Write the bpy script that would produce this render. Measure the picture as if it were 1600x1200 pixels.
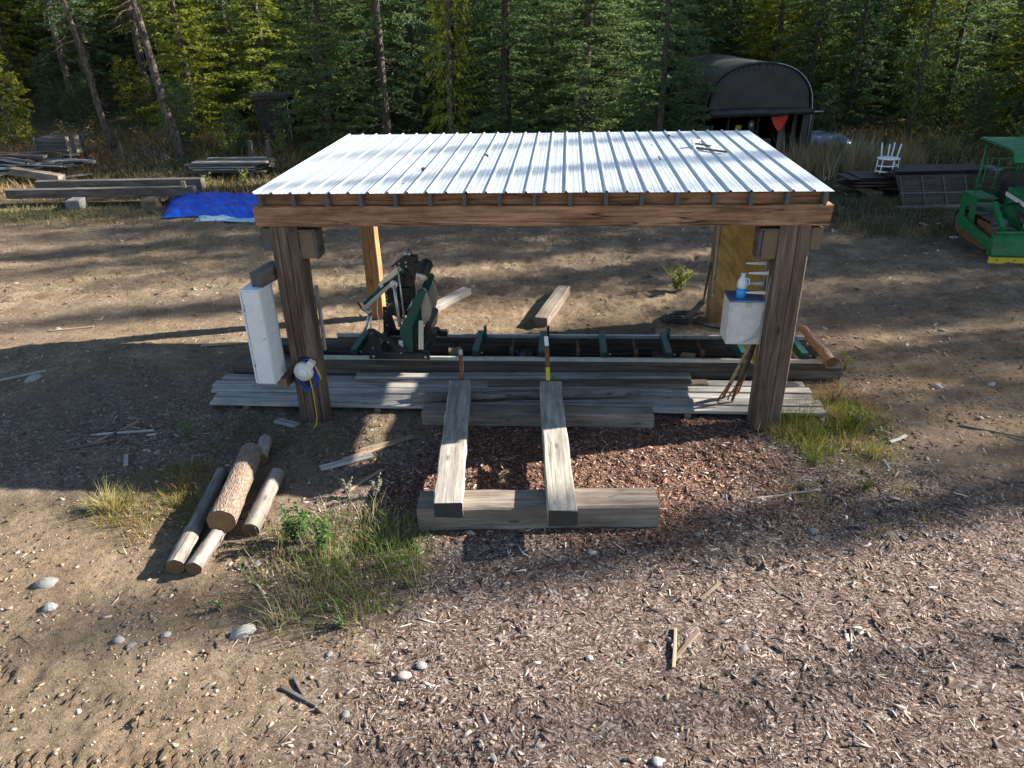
import bpy, math, random
import numpy as np
from mathutils import Vector, Matrix, Euler

for o in list(bpy.data.objects): bpy.data.objects.remove(o)
sc = bpy.context.scene
R = math.radians

# ------------------------------------------------------------------ camera, sky, sun, exposure
cam_d = bpy.data.cameras.new('camera'); cam = bpy.data.objects.new('camera', cam_d)
sc.collection.objects.link(cam); sc.camera = cam
YAW, PITCH, ROLL = 0.0786, 0.4572, -0.0211
fw = Vector((-math.sin(YAW)*math.cos(PITCH), math.cos(YAW)*math.cos(PITCH), -math.sin(PITCH)))
rt = Vector((math.cos(YAW), math.sin(YAW), 0)); up = rt.cross(fw)
r2 = math.cos(ROLL)*rt + math.sin(ROLL)*up; u2 = -math.sin(ROLL)*rt + math.cos(ROLL)*up
m = Matrix.Identity(4)
for i in range(3):
    m[i][0], m[i][1], m[i][2] = r2[i], u2[i], -fw[i]
m[0][3], m[1][3], m[2][3] = 0.3964, -8.4433, 4.7943
cam.matrix_world = m
cam_d.sensor_fit = 'HORIZONTAL'; cam_d.sensor_width = 36; cam_d.lens = 1126.08/1600*36
cam_d.clip_start = .05; cam_d.clip_end = 2000

SUN_AZ, SUN_EL = R(15.6), R(27.4)          # azimuth from +X towards +Y
w = bpy.data.worlds.new('World'); sc.world = w; w.use_nodes = True
nt = w.node_tree; nt.nodes.clear()
sky = nt.nodes.new('ShaderNodeTexSky'); sky.sky_type = 'NISHITA'; sky.sun_disc = False
sky.sun_elevation = SUN_EL; sky.sun_rotation = math.pi/2 - SUN_AZ
sky.altitude = 700; sky.air_density = 1.0; sky.dust_density = .6; sky.ozone_density = 1.2
bg = nt.nodes.new('ShaderNodeBackground'); bg.inputs['Strength'].default_value = .072
wo = nt.nodes.new('ShaderNodeOutputWorld')
nt.links.new(sky.outputs[0], bg.inputs[0]); nt.links.new(bg.outputs[0], wo.inputs[0])
sd = bpy.data.lights.new('sun', 'SUN'); sd.energy = 5.0; sd.angle = R(.53); sd.color = (1, .945, .86)
so = bpy.data.objects.new('sun', sd); sc.collection.objects.link(so)
sv = Vector((math.cos(SUN_EL)*math.cos(SUN_AZ), math.cos(SUN_EL)*math.sin(SUN_AZ), math.sin(SUN_EL)))
so.rotation_euler = sv.to_track_quat('Z', 'Y').to_euler(); so.location = sv*60
vs = sc.view_settings
vs.view_transform = 'Standard'; vs.look = 'None'; vs.gamma = 1; vs.use_curve_mapping = False
vs.exposure = 1.85
sc.cycles.use_denoising = True
sc.cycles.max_bounces = 6; sc.cycles.diffuse_bounces = 3; sc.cycles.glossy_bounces = 2
sc.cycles.transmission_bounces = 3; sc.cycles.transparent_max_bounces = 4
sc.cycles.sample_clamp_indirect = 6
sc.cycles.caustics_reflective = False; sc.cycles.caustics_refractive = False

# ------------------------------------------------------------------ helpers
C = sc.collection
rnd = random.Random(7)
def tag(o, label=None, cat=None, group=None, kind=None):
    if label: o['label'] = label
    if cat: o['category'] = cat
    if group: o['group'] = group
    if kind: o['kind'] = kind
    return o
def thing(name, label, cat, loc=(0, 0, 0), rot=(0, 0, 0), group=None):
    o = bpy.data.objects.new(name, None); C.objects.link(o)
    o.empty_display_size = .2
    o.location = loc; o.rotation_euler = rot
    return tag(o, label, cat, group)
def link(name, me, mat=None, parent=None, loc=(0, 0, 0), rot=(0, 0, 0), scale=(1, 1, 1)):
    o = bpy.data.objects.new(name, me); C.objects.link(o)
    if mat is not None and not me.materials: me.materials.append(mat)
    o.parent = parent; o.location = loc; o.rotation_euler = rot; o.scale = scale
    return o
class MB:
    def __init__(s): s.v = []; s.f = []; s.sm = []
    def add(s, vs_, fs, smooth=False):
        n = len(s.v); s.v += [tuple(p) for p in vs_]
        s.f += [tuple(i+n for i in f) for f in fs]; s.sm += [smooth]*len(fs); return s
    def box(s, c, d, rot=None):
        x, y, z = d[0]/2, d[1]/2, d[2]/2
        P = [Vector(p) for p in ((-x,-y,-z),(x,-y,-z),(x,y,-z),(-x,y,-z),(-x,-y,z),(x,-y,z),(x,y,z),(-x,y,z))]
        if rot is not None:
            M = rot if isinstance(rot, Matrix) else Euler(rot).to_matrix()
            P = [M @ p for p in P]
        c = Vector(c)
        return s.add([p+c for p in P], [(0,3,2,1),(4,5,6,7),(0,1,5,4),(1,2,6,5),(2,3,7,6),(3,0,4,7)])
    def bbox(s, x0, x1, y0, y1, z0, z1):
        return s.box(((x0+x1)/2, (y0+y1)/2, (z0+z1)/2), (x1-x0, y1-y0, z1-z0))
    def bar(s, a, b, wd, th, upv=(0, 0, 1)):
        a, b = Vector(a), Vector(b); d = b-a; L = d.length; d.normalize()
        sd_ = d.cross(Vector(upv))
        if sd_.length < 1e-4: sd_ = d.cross(Vector((1, 0, 0)))
        sd_.normalize(); n = sd_.cross(d)
        M = Matrix((d, sd_, n)).transposed()
        return s.box((a+b)/2, (L, wd, th), M)
    def cyl(s, a, b, r0, r1=None, n=12, caps=True, smooth=True):
        if r1 is None: r1 = r0
        return s.tube([a, b], [r0, r1], n, caps, smooth)
    def tube(s, pts, r, n=8, caps=True, smooth=True):
        pts = [Vector(p) for p in pts]
        if not isinstance(r, (list, tuple)): r = [r]*len(pts)
        V = []; prev = None
        for i, p in enumerate(pts):
            d = (pts[min(i+1, len(pts)-1)] - pts[max(i-1, 0)]).normalized()
            if prev is None:
                a = d.cross(Vector((0, 0, 1)))
                if a.length < .1: a = d.cross(Vector((1, 0, 0)))
            else: a = prev - d*prev.dot(d)
            a.normalize(); b = d.cross(a); prev = a
            for k in range(n):
                t = 2*math.pi*k/n
                V.append(p + (a*math.cos(t) + b*math.sin(t))*r[i])
        F = []
        for i in range(len(pts)-1):
            for k in range(n):
                F.append((i*n+k, i*n+(k+1) % n, (i+1)*n+(k+1) % n, (i+1)*n+k))
        s.add(V, F, smooth)
        if caps:
            o = len(s.v)-len(V)
            s.f.append(tuple(o+k for k in range(n))[::-1]); s.sm.append(False)
            q = o+(len(pts)-1)*n
            s.f.append(tuple(q+k for k in range(n))); s.sm.append(False)
        return s
    def prism(s, poly, axis, a0, a1, smooth=False):
        """poly: 2D points; axis 'x': poly in (y,z); 'y': (x,z); 'z': (x,y)"""
        def mk(p, a):
            return {'x': (a, p[0], p[1]), 'y': (p[0], a, p[1]), 'z': (p[0], p[1], a)}[axis]
        n = len(poly)
        V = [mk(p, a0) for p in poly] + [mk(p, a1) for p in poly]
        F = [(k, (k+1) % n, n+(k+1) % n, n+k) for k in range(n)]
        s.add(V, F, smooth); o = len(s.v)-2*n
        s.f += [tuple(o+k for k in range(n))[::-1], tuple(o+n+k for k in range(n))]; s.sm += [False]*2
        return s
    def lathe(s, prof, c=(0, 0, 0), n=20, smooth=True, M=None):
        V = []; c = Vector(c)
        for (r, z) in prof:
            for k in range(n):
                t = 2*math.pi*k/n; p = Vector((r*math.cos(t), r*math.sin(t), z))
                if M is not None: p = M @ p
                V.append(p+c)
        F = [(i*n+k, i*n+(k+1) % n, (i+1)*n+(k+1) % n, (i+1)*n+k) for i in range(len(prof)-1) for k in range(n)]
        s.add(V, F, smooth); o = len(s.v)-len(V)
        s.f += [tuple(o+k for k in range(n))[::-1], tuple(o+(len(prof)-1)*n+k for k in range(n))]; s.sm += [False]*2
        return s
    def mesh(s, name, fixn=True):
        me = bpy.data.meshes.new(name); me.from_pydata(s.v, [], s.f)
        me.polygons.foreach_set('use_smooth', s.sm)
        if fixn:
            import bmesh
            bm = bmesh.new(); bm.from_mesh(me); bmesh.ops.recalc_face_normals(bm, faces=bm.faces); bm.to_mesh(me); bm.free()
        me.update(); return me
    def build(s, name, mat, parent=None, loc=(0, 0, 0), rot=(0, 0, 0), bevel=0):
        o = link(name, s.mesh(name), mat, parent, loc, rot)
        if bevel:
            b = o.modifiers.new('bevel', 'BEVEL'); b.width = bevel; b.segments = 2; b.limit_method = 'ANGLE'
        return o
def np_mesh(name, V, F, col=None, smooth=False):
    """V (n,3) float, F (m,k) int with one k; col: (n,3) point colours"""
    me = bpy.data.meshes.new(name)
    V = np.ascontiguousarray(V, np.float32); F = np.ascontiguousarray(F, np.int32)
    mF, k = F.shape
    me.vertices.add(len(V)); me.vertices.foreach_set('co', V.ravel())
    me.loops.add(mF*k); me.loops.foreach_set('vertex_index', F.ravel())
    me.polygons.add(mF); me.polygons.foreach_set('loop_start', np.arange(0, mF*k, k, dtype=np.int32))
    me.polygons.foreach_set('loop_total', np.full(mF, k, np.int32))
    if smooth: me.polygons.foreach_set('use_smooth', np.ones(mF, bool))
    me.update(calc_edges=True)
    if col is not None:
        a = me.color_attributes.new('col', 'FLOAT_COLOR', 'POINT')
        c4 = np.ones((len(V), 4), np.float32); c4[:, :3] = col
        a.data.foreach_set('color', c4.ravel())
    return me

# value noise --------------------------------------------------------
def _h(ix, iy, s):
    n = (ix.astype(np.int64)*374761393 + iy.astype(np.int64)*668265263 + s*1274126177) & 0x7fffffff
    n = ((n ^ (n >> 13))*1274126177) & 0x7fffffff
    return ((n ^ (n >> 16)) & 0xffff)/65535.0
def vnoise(x, y, s=0):
    ix, iy = np.floor(x), np.floor(y); fx, fy = x-ix, y-iy
    fx = fx*fx*(3-2*fx); fy = fy*fy*(3-2*fy)
    a, b, c, d = _h(ix, iy, s), _h(ix+1, iy, s), _h(ix, iy+1, s), _h(ix+1, iy+1, s)
    return (a*(1-fx)+b*fx)*(1-fy) + (c*(1-fx)+d*fx)*fy
def fbm(x, y, s=0, o=4):
    t = 0; a = .5
    for k in range(o):
        t = t + a*vnoise(x*2**k, y*2**k, s+k*17); a *= .5
    return t
def sstep(a, b, x):
    t = np.clip((x-a)/(b-a), 0, 1); return t*t*(3-2*t)
def tread(x, y, p0, p1, halfw, pitch, depth):
    p0, p1 = np.array(p0), np.array(p1); d = p1-p0; L = np.hypot(*d); d = d/L
    s_ = (x-p0[0])*d[0] + (y-p0[1])*d[1]; q = -(x-p0[0])*d[1] + (y-p0[1])*d[0]
    q = q + .05*(vnoise(s_*1.1, s_*0+3, 5)-.5)
    lug = sstep(-.1, .5, np.sin(2*np.pi*(s_ + .55*np.abs(q))/pitch + 2.2*np.sign(q)))
    mask = sstep(halfw, halfw*.75, np.abs(q))*sstep(-.3, .2, s_)*sstep(L+.3, L-.2, s_)
    br = sstep(.30, .62, vnoise(x*2.3+7, y*2.3, 31))*(.5+vnoise(x*9, y*9, 37))
    return -depth*mask*br*(lug*.95-.42) - depth*.35*mask
def H(x, y):
    x = np.asarray(x, float); y = np.asarray(y, float)
    far = sstep(4, 12, np.hypot(x, (y-1)))
    z = .05*(fbm(x*.35, y*.35, 3, 3)-.45)*(.25+far)*1.2
    z = z + .035*(fbm(x*2.2, y*2.2, 11, 3)-.45)
    z = z + .030*(vnoise(x*8, y*8, 23)-.5)*(.4+vnoise(x*.9, y*.9, 97)) + .016*(vnoise(x*17, y*17, 29)-.5)
    z = z + .07*(vnoise(x*4.2, y*6.5, 83)-.5)*sstep(3.6, 5.5, y)*sstep(13, 11, y) + .035*(vnoise(x*8, y*10, 87)-.5)*sstep(3.6, 5, y)*sstep(13, 11, y)
    z = z + tread(x, y, (-4.6, -5.28), (-.2, -5.02), .17, .105, .032)
    z = z + tread(x, y, (-4.6, -4.35), (-2.4, -4.9), .15, .11, .025)
    z = z + tread(x, y, (-14, 5.6), (-3.6, 8.3), .22, .17, .05)
    z = z + tread(x, y, (-14, 4.2), (-3.6, 6.9), .22, .17, .05)
    z = z + tread(x, y, (-12, 9.4), (3, 9.6), .22, .17, .04)
    z = z + tread(x, y, (-3, 7.4), (6, 7.9), .22, .17, .03)
    hill = np.log1p(np.exp(np.clip((y-31 - .05*x)/2.5, -30, 30)))*2.5
    z = z + .30*np.minimum(hill, 60) + sstep(27, 45, y)*1.2*(fbm(x*.12, y*.12, 71, 3)-.45)
    bank = sstep(16, 24, y)*.25*(fbm(x*.5, y*.5, 77, 3)-.4)
    return z + bank
def gz(x, y): return float(H(np.array([x]), np.array([y]))[0])

# ------------------------------------------------------------------ materials
def new_mat(name):
    mt = bpy.data.materials.new(name); mt.use_nodes = True
    n = mt.node_tree; b = n.nodes['Principled BSDF']; return mt, n, b
def N(n, t, **kw):
    q = n.nodes.new(t)
    for k, v_ in kw.items():
        if k in q.inputs: q.inputs[k].default_value = v_
        else: setattr(q, k, v_)
    return q
def ramp(n, src, stops):
    q = n.nodes.new('ShaderNodeValToRGB'); e = q.color_ramp.elements
    while len(e) < len(stops): e.new(.5)
    for el, (p, c) in zip(e, stops):
        el.position = p; el.color = (*c, 1) if len(c) == 3 else c
    n.links.new(src, q.inputs[0]); return q.outputs[0]
def mixc(n, f, a, b, mode='MIX'):
    q = n.nodes.new('ShaderNodeMix'); q.data_type = 'RGBA'; q.blend_type = mode
    for sck, val in ((q.inputs[0], f), (q.inputs[6], a), (q.inputs[7], b)):
        if hasattr(val, 'links'): n.links.new(val, sck)
        elif isinstance(val, (int, float)): sck.default_value = val
        else: sck.default_value = (*val, 1)
    return q.outputs[2]
def bump(n, b, src, st=.3, dist=.02):
    q = N(n, 'ShaderNodeBump', Strength=st, Distance=dist); n.links.new(src, q.inputs['Height'])
    n.links.new(q.outputs[0], b.inputs['Normal'])
def objcoord(n, scale=(1, 1, 1), randomise=True):
    tc = N(n, 'ShaderNodeTexCoord'); mp = N(n, 'ShaderNodeMapping'); mp.inputs['Scale'].default_value = scale
    if randomise:
        oi = N(n, 'ShaderNodeObjectInfo'); ad = n.nodes.new('ShaderNodeVectorMath'); ad.operation = 'MULTIPLY_ADD'
        cb = N(n, 'ShaderNodeCombineXYZ')
        for k in range(3): n.links.new(oi.outputs['Random'], cb.inputs[k])
        n.links.new(cb.outputs[0], ad.inputs[0]); ad.inputs[1].default_value = (37, 19, 53); n.links.new(tc.outputs['Object'], ad.inputs[2])
        n.links.new(ad.outputs[0], mp.inputs[0])
    else: n.links.new(tc.outputs['Object'], mp.inputs[0])
    return mp.outputs[0], tc
def wood(name, dark, mid, light, end=None, rough=.85, gs=1.0, crack=.5, knots=True, stain=.55):
    """long axis = local X; grain runs along it"""
    mt, n, b = new_mat(name)
    v, tc = objcoord(n, (1.2, 22*gs, 22*gs))
    n1 = N(n, 'ShaderNodeTexNoise', Scale=1.0, Detail=7, Roughness=.65, Distortion=.3); n.links.new(v, n1.inputs[0])
    v2, _ = objcoord(n, (1.1, 4.5, 4.5))
    n2 = N(n, 'ShaderNodeTexNoise', Scale=1.0, Detail=7, Roughness=.7); n.links.new(v2, n2.inputs[0])
    c1 = ramp(n, n1.outputs[0], [(.28, dark), (.5, mid), (.72, light)])
    c2 = ramp(n, n2.outputs[0], [(.3, (stain, stain*.97, stain*.94)), (.62, (1.12, 1.12, 1.12))])
    col = mixc(n, 1.0, c1, c2, 'MULTIPLY')
    oi = N(n, 'ShaderNodeObjectInfo'); rv = ramp(n, oi.outputs['Random'], [(0, (.82, .8, .78)), (1, (1.12, 1.1, 1.06))])
    col = mixc(n, 1.0, col, rv, 'MULTIPLY')
    # cracks along the grain
    v3, _ = objcoord(n, (.28, 8*gs, 8*gs))
    n3 = N(n, 'ShaderNodeTexNoise', Scale=1.0, Detail=3, Distortion=.25); n.links.new(v3, n3.inputs[0])
    ck = ramp(n, n3.outputs[0], [(.488, (0, 0, 0)), (.5, (1, 1, 1)), (.512, (0, 0, 0))])
    mm = N(n, 'ShaderNodeMath', operation='MULTIPLY'); n.links.new(ck, mm.inputs[0]); mm.inputs[1].default_value = crack
    col = mixc(n, mm.outputs[0], col, tuple(k*.25 for k in dark))
    if knots:
        v4, _ = objcoord(n, (1.6, 5, 5))
        vo = N(n, 'ShaderNodeTexVoronoi', Scale=1.0); n.links.new(v4, vo.inputs[0])
        kf = ramp(n, vo.outputs['Distance'], [(.05, (.75, .75, .75)), (.14, (0, 0, 0))])
        col = mixc(n, kf, col, tuple(k*.45 for k in dark))
    if end:
        sx = N(n, 'ShaderNodeSeparateXYZ'); vt = N(n, 'ShaderNodeVectorTransform', vector_type='NORMAL', convert_from='WORLD', convert_to='OBJECT')
        ge = N(n, 'ShaderNodeNewGeometry'); n.links.new(ge.outputs['True Normal'], vt.inputs[0]); n.links.new(vt.outputs[0], sx.inputs[0])
        ab = N(n, 'ShaderNodeMath', operation='ABSOLUTE'); n.links.new(sx.outputs[0], ab.inputs[0])
        ef = ramp(n, ab.outputs[0], [(.7, (0, 0, 0)), (.85, (1, 1, 1))])
        col = mixc(n, ef, col, mixc(n, n2.outputs[0], tuple(k*.6 for k in end), end))
    n.links.new(col, b.inputs['Base Color']); b.inputs['Roughness'].default_value = rough
    b.inputs['Specular IOR Level'].default_value = .25
    hh = N(n, 'ShaderNodeMath', operation='SUBTRACT'); n.links.new(n1.outputs[0], hh.inputs[0]); n.links.new(mm.outputs[0], hh.inputs[1])
    bump(n, b, hh.outputs[0], .55, .006)
    return mt
def simple(name, col, rough=.6, metal=0, var=.25, sc_=6, spec=.4, bumps=.15, dirt=None):
    mt, n, b = new_mat(name); v, _ = objcoord(n, (sc_,)*3)
    n1 = N(n, 'ShaderNodeTexNoise', Scale=1, Detail=6, Roughness=.65); n.links.new(v, n1.inputs[0])
    lo = tuple(k*(1-var) for k in col); hi = tuple(min(1, k*(1+var*.6)) for k in col)
    c = ramp(n, n1.outputs[0], [(.3, lo), (.7, hi)])
    if dirt:
        v2, _ = objcoord(n, (sc_*.45,)*3)
        n2 = N(n, 'ShaderNodeTexNoise', Scale=1, Detail=8, Roughness=.75); n.links.new(v2, n2.inputs[0])
        c = mixc(n, ramp(n, n2.outputs[0], [(.52, (0, 0, 0)), (.68, (.85, .85, .85))]), c, dirt)
    n.links.new(c, b.inputs['Base Color'])
    rr = N(n, 'ShaderNodeMapRange'); n.links.new(n1.outputs[0], rr.inputs[0])
    rr.inputs[3].default_value = max(.05, rough-.12); rr.inputs[4].default_value = min(1, rough+.12)
    n.links.new(rr.outputs[0], b.inputs['Roughness'])
    b.inputs['Metallic'].default_value = metal; b.inputs['Specular IOR Level'].default_value = spec
    if bumps: bump(n, b, n1.outputs[0], bumps, .01)
    return mt
def leafmat(name, lo, hi, trans=.35, attr=False, rough=.6):
    mt, n, b = new_mat(name)
    if attr:
        at = N(n, 'ShaderNodeAttribute', attribute_name='col'); c = at.outputs['Color']
    else:
        tc = N(n, 'ShaderNodeTexCoord'); n1 = N(n, 'ShaderNodeTexNoise', Scale=1.7, Detail=3); n.links.new(tc.outputs['Object'], n1.inputs[0])
        oi = N(n, 'ShaderNodeObjectInfo')
        c = ramp(n, n1.outputs[0], [(.3, lo), (.7, hi)])
        c = mixc(n, 1.0, c, ramp(n, oi.outputs['Random'], [(0, (.75, .85, .8)), (1, (1.25, 1.12, .9))]), 'MULTIPLY')
    n.links.new(c, b.inputs['Base Color']); b.inputs['Roughness'].default_value = rough
    b.inputs['Specular IOR Level'].default_value = .25
    tr = N(n, 'ShaderNodeBsdfTranslucent')
    br = N(n, 'ShaderNodeHueSaturation', Value=1.5, Saturation=1.05); n.links.new(c, br.inputs['Color']); n.links.new(br.outputs[0], tr.inputs[0])
    mx = N(n, 'ShaderNodeMixShader'); mx.inputs[0].default_value = trans
    n.links.new(b.outputs[0], mx.inputs[1]); n.links.new(tr.outputs[0], mx.inputs[2])
    n.links.new(mx.outputs[0], n.nodes['Material Output'].inputs[0])
    return mt
def attrmat(name, rough=.9, bumps=0):
    mt, n, b = new_mat(name); at = N(n, 'ShaderNodeAttribute', attribute_name='col')
    tc = N(n, 'ShaderNodeTexCoord'); n1 = N(n, 'ShaderNodeTexNoise', Scale=40, Detail=4); n.links.new(tc.outputs['Object'], n1.inputs[0])
    c = mixc(n, 1.0, at.outputs['Color'], ramp(n, n1.outputs[0], [(.3, (.75, .75, .75)), (.7, (1.15, 1.15, 1.15))]), 'MULTIPLY')
    n.links.new(c, b.inputs['Base Color']); b.inputs['Roughness'].default_value = rough
    b.inputs['Specular IOR Level'].default_value = .15
    return mt

M = {}
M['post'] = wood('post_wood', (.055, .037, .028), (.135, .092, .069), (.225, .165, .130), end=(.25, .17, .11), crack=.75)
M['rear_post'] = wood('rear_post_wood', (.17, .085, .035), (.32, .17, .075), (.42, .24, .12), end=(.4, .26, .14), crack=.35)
M['beam'] = wood('beam_wood', (.15, .070, .038), (.335, .180, .102), (.46, .29, .185), end=(.42, .31, .21), crack=1.0, stain=.34)
M['rafter'] = wood('rafter_wood', (.07, .055, .045), (.13, .11, .095), (.2, .18, .16), end=(.12, .115, .11), crack=.3, knots=False)
M['grey'] = wood('weathered_grey_wood', (.20, .185, .165), (.36, .34, .31), (.47, .45, .42), end=(.30, .26, .21), crack=.55)
M['skid'] = wood('skid_wood', (.19, .17, .14), (.36, .33, .285), (.50, .47, .42), end=(.060, .052, .045), crack=.5)
M['sill'] = wood('sill_wood', (.11, .088, .07), (.20, .165, .135), (.30, .26, .22), end=(.28, .23, .18), crack=.6)
M['bed'] = wood('bed_wood', (.085, .07, .058), (.155, .13, .108), (.24, .21, .18), end=(.2, .17, .14), crack=.5)
M['bed2'] = wood('dark_bed_wood', (.05, .04, .033), (.105, .085, .07), (.17, .145, .12), end=(.2, .17, .14), crack=.6)
M['dark'] = wood('dark_shed_wood', (.028, .021, .017), (.060, .047, .037), (.11, .088, .07), end=(.08, .06, .05), crack=.5)
M['board'] = wood('brown_board_wood', (.10, .075, .055), (.20, .15, .11), (.29, .23, .175), end=(.3, .23, .16), crack=.4)
M['fresh'] = wood('fresh_wood', (.25, .17, .10), (.38, .275, .17), (.48, .37, .25), end=(.5, .37, .22), crack=.3)
M['ply'] = wood('plywood_wood', (.25, .15, .045), (.36, .225, .075), (.44, .29, .11), end=(.4, .3, .18), gs=.5, crack=.1, knots=False)
M['block'] = wood('block_wood', (.10, .066, .040), (.185, .13, .082), (.27, .20, .135), end=(.21, .15, .092), crack=.6)
M['old'] = wood('old_dark_wood', (.055, .045, .038), (.11, .095, .085), (.20, .18, .16), end=(.2, .17, .13), crack=.5)
M['roofmetal'] = None
M['steel'] = simple('galvanised_steel', (.52, .54, .55), .45, .8, .18, 12, dirt=(.30, .27, .24))
M['rail'] = simple('rail_steel', (.50, .49, .44), .5, .35, .2, 10, dirt=(.28, .24, .2))
M['black'] = simple('black_paint', (.022, .022, .024), .4, 0, .3, 8, dirt=(.06, .055, .05))
M['green'] = simple('dark_green_paint', (.012, .085, .060), .4, 0, .3, 8, dirt=(.05, .065, .05))
M['dozer'] = simple('dozer_green_paint', (.012, .155, .046), .5, 0, .4, 6, dirt=(.085, .10, .055))
M['yellow'] = simple('yellow_paint', (.62, .47, .03), .5, 0, .2, 8, dirt=(.35, .27, .08))
M['rust'] = simple('rusty_steel', (.20, .085, .04), .85, .1, .45, 14, dirt=(.09, .045, .03))
M['white'] = simple('white_paint', (.70, .71, .69), .5, 0, .06, 14, dirt=(.60, .59, .55), bumps=.05)
M['boxwhite'] = simple('scuffed_white_box', (.60, .575, .54), .7, 0, .12, 14, dirt=(.47, .44, .41), bumps=.25)
M['plastic'] = simple('white_plastic', (.70, .71, .70), .4, 0, .1, 5, bumps=.03)
M['cream'] = simple('cream_plastic', (.68, .64, .55), .4, 0, .1, 6, bumps=.03)
M['tarp'] = simple('blue_tarp', (.008, .075, .50), .42, 0, .25, 3, bumps=.25)
M['tarp_under'] = simple('pale_tarp_underside', (.36, .50, .58), .45, 0, .25, 3, bumps=.2)
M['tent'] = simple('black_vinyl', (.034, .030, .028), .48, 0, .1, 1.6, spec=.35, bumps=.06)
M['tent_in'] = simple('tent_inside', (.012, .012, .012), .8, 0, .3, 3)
M['cord_y'] = simple('yellow_cord', (.62, .36, .035), .5, 0, .1, 5, bumps=0)
M['cord_b'] = simple('blue_cord', (.03, .09, .35), .5, 0, .15, 5, bumps=0)
M['cord_k'] = simple('black_hose', (.02, .022, .022), .5, 0, .2, 5, bumps=0)
M['cord_g'] = simple('grey_cable', (.35, .35, .34), .5, 0, .1, 5, bumps=0)
M['bluetop'] = simple('blue_grey_lid', (.13, .21, .36), .4, .2, .2, 6, bumps=.05)
M['red'] = simple('red_plastic', (.75, .03, .02), .4, 0, .12, 5, bumps=.05)
M['jug'] = simple('milky_plastic', (.70, .76, .80), .3, 0, .05, 6, bumps=0)
M['fluid'] = simple('blue_fluid', (.03, .30, .72), .25, 0, .06, 6, bumps=0)
M['rubber'] = simple('dark_rubber', (.025, .024, .023), .8, 0, .3, 9)
M['trackmetal'] = simple('track_plate_steel', (.16, .155, .15), .5, .6, .3, 9, dirt=(.11, .08, .055))
M['silver'] = simple('bright_metal', (.50, .48, .42), .42, .6, .08, 3, bumps=0)
M['lens'] = simple('lamp_lens', (.70, .62, .50), .2, .2, .06, 4, bumps=0)
M['rock'] = simple('rock_grey', (.17, .165, .155), .85, 0, .35, 7, bumps=.5)
M['rockw'] = simple('rock_pale', (.29, .275, .25), .85, 0, .25, 7, bumps=.4)
M['sheet_brown'] = simple('brown_sheet_metal', (.065, .042, .034), .5, .2, .35, 4, dirt=(.11, .06, .04))
M['sheet_grey'] = simple('grey_sheet_metal', (.17, .18, .205), .45, .5, .2, 4)
M['bluecar'] = simple('silver_blue_tarp', (.17, .22, .30), .3, .35, .45, 2.2, bumps=.4)
M['needle'] = leafmat('needle_green', (.050, .092, .042), (.125, .185, .080), .42)
M['needle2'] = leafmat('needle_yellow_green', (.10, .135, .022), (.25, .26, .045), .48)
M['larch'] = leafmat('larch_gold', (.30, .26, .025), (.52, .44, .05), .45)
M['larch_green'] = leafmat('larch_pale_green', (.10, .14, .025), (.18, .22, .045), .45)
M['leaf'] = leafmat('leaf_attr', None, None, .35, attr=True)
M['chip'] = attrmat('chip_colours', .9)
M['stone'] = attrmat('stone_colours', .9)
def bark(name, dark, light, sc_=(3, 14, 14)):
    mt, n, b = new_mat(name); v, _ = objcoord(n, sc_)
    n1 = N(n, 'ShaderNodeTexNoise', Scale=1, Detail=7, Roughness=.7); n.links.new(v, n1.inputs[0])
    vo = N(n, 'ShaderNodeTexVoronoi', Scale=1.6); n.links.new(v, vo.inputs[0])
    mm = N(n, 'ShaderNodeMath', operation='MULTIPLY'); n.links.new(n1.outputs[0], mm.inputs[0]); n.links.new(vo.outputs[0], mm.inputs[1])
    c = ramp(n, mm.outputs[0], [(.05, dark), (.42, light)])
    n.links.new(c, b.inputs['Base Color']); b.inputs['Roughness'].default_value = .95; b.inputs['Specular IOR Level'].default_value = .15
    bump(n, b, mm.outputs[0], .9, .03); return mt
M['trunk'] = bark('trunk_bark', (.030, .023, .019), (.135, .105, .085), (9, 9, 2.5))
M['logbark'] = bark('log_bark', (.11, .075, .052), (.28, .21, .16), (12, 42, 42))
M['greylog'] = wood('debarked_grey_log', (.10, .085, .07), (.235, .205, .175), (.36, .33, .29), crack=.8, gs=.6, stain=.35)
M['twig'] = simple('dead_twig', (.20, .165, .14), .9, 0, .4, 3)
def cutend():
    mt, n, b = new_mat('cut_end_rings'); tc = N(n, 'ShaderNodeTexCoord')
    sx = N(n, 'ShaderNodeSeparateXYZ'); n.links.new(tc.outputs['Object'], sx.inputs[0])
    cb = N(n, 'ShaderNodeCombineXYZ'); n.links.new(sx.outputs[1], cb.inputs[0]); n.links.new(sx.outputs[2], cb.inputs[1])
    wv = N(n, 'ShaderNodeTexWave', wave_type='RINGS', rings_direction='Z', Scale=14, Distortion=2.5, Detail=3); n.links.new(cb.outputs[0], wv.inputs[0])
    oi = N(n, 'ShaderNodeObjectInfo')
    c = mixc(n, wv.outputs[1], (.20, .11, .05), (.42, .26, .13))
    c = mixc(n, 1.0, c, ramp(n, oi.outputs['Random'], [(0, (.32, .30, .28)), (1, (.62, .58, .54))]), 'MULTIPLY')
    n.links.new(c, b.inputs['Base Color']); b.inputs['Roughness'].default_value = .9; bump(n, b, wv.outputs[1], .4, .01); return mt
M['cut'] = cutend()

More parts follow.
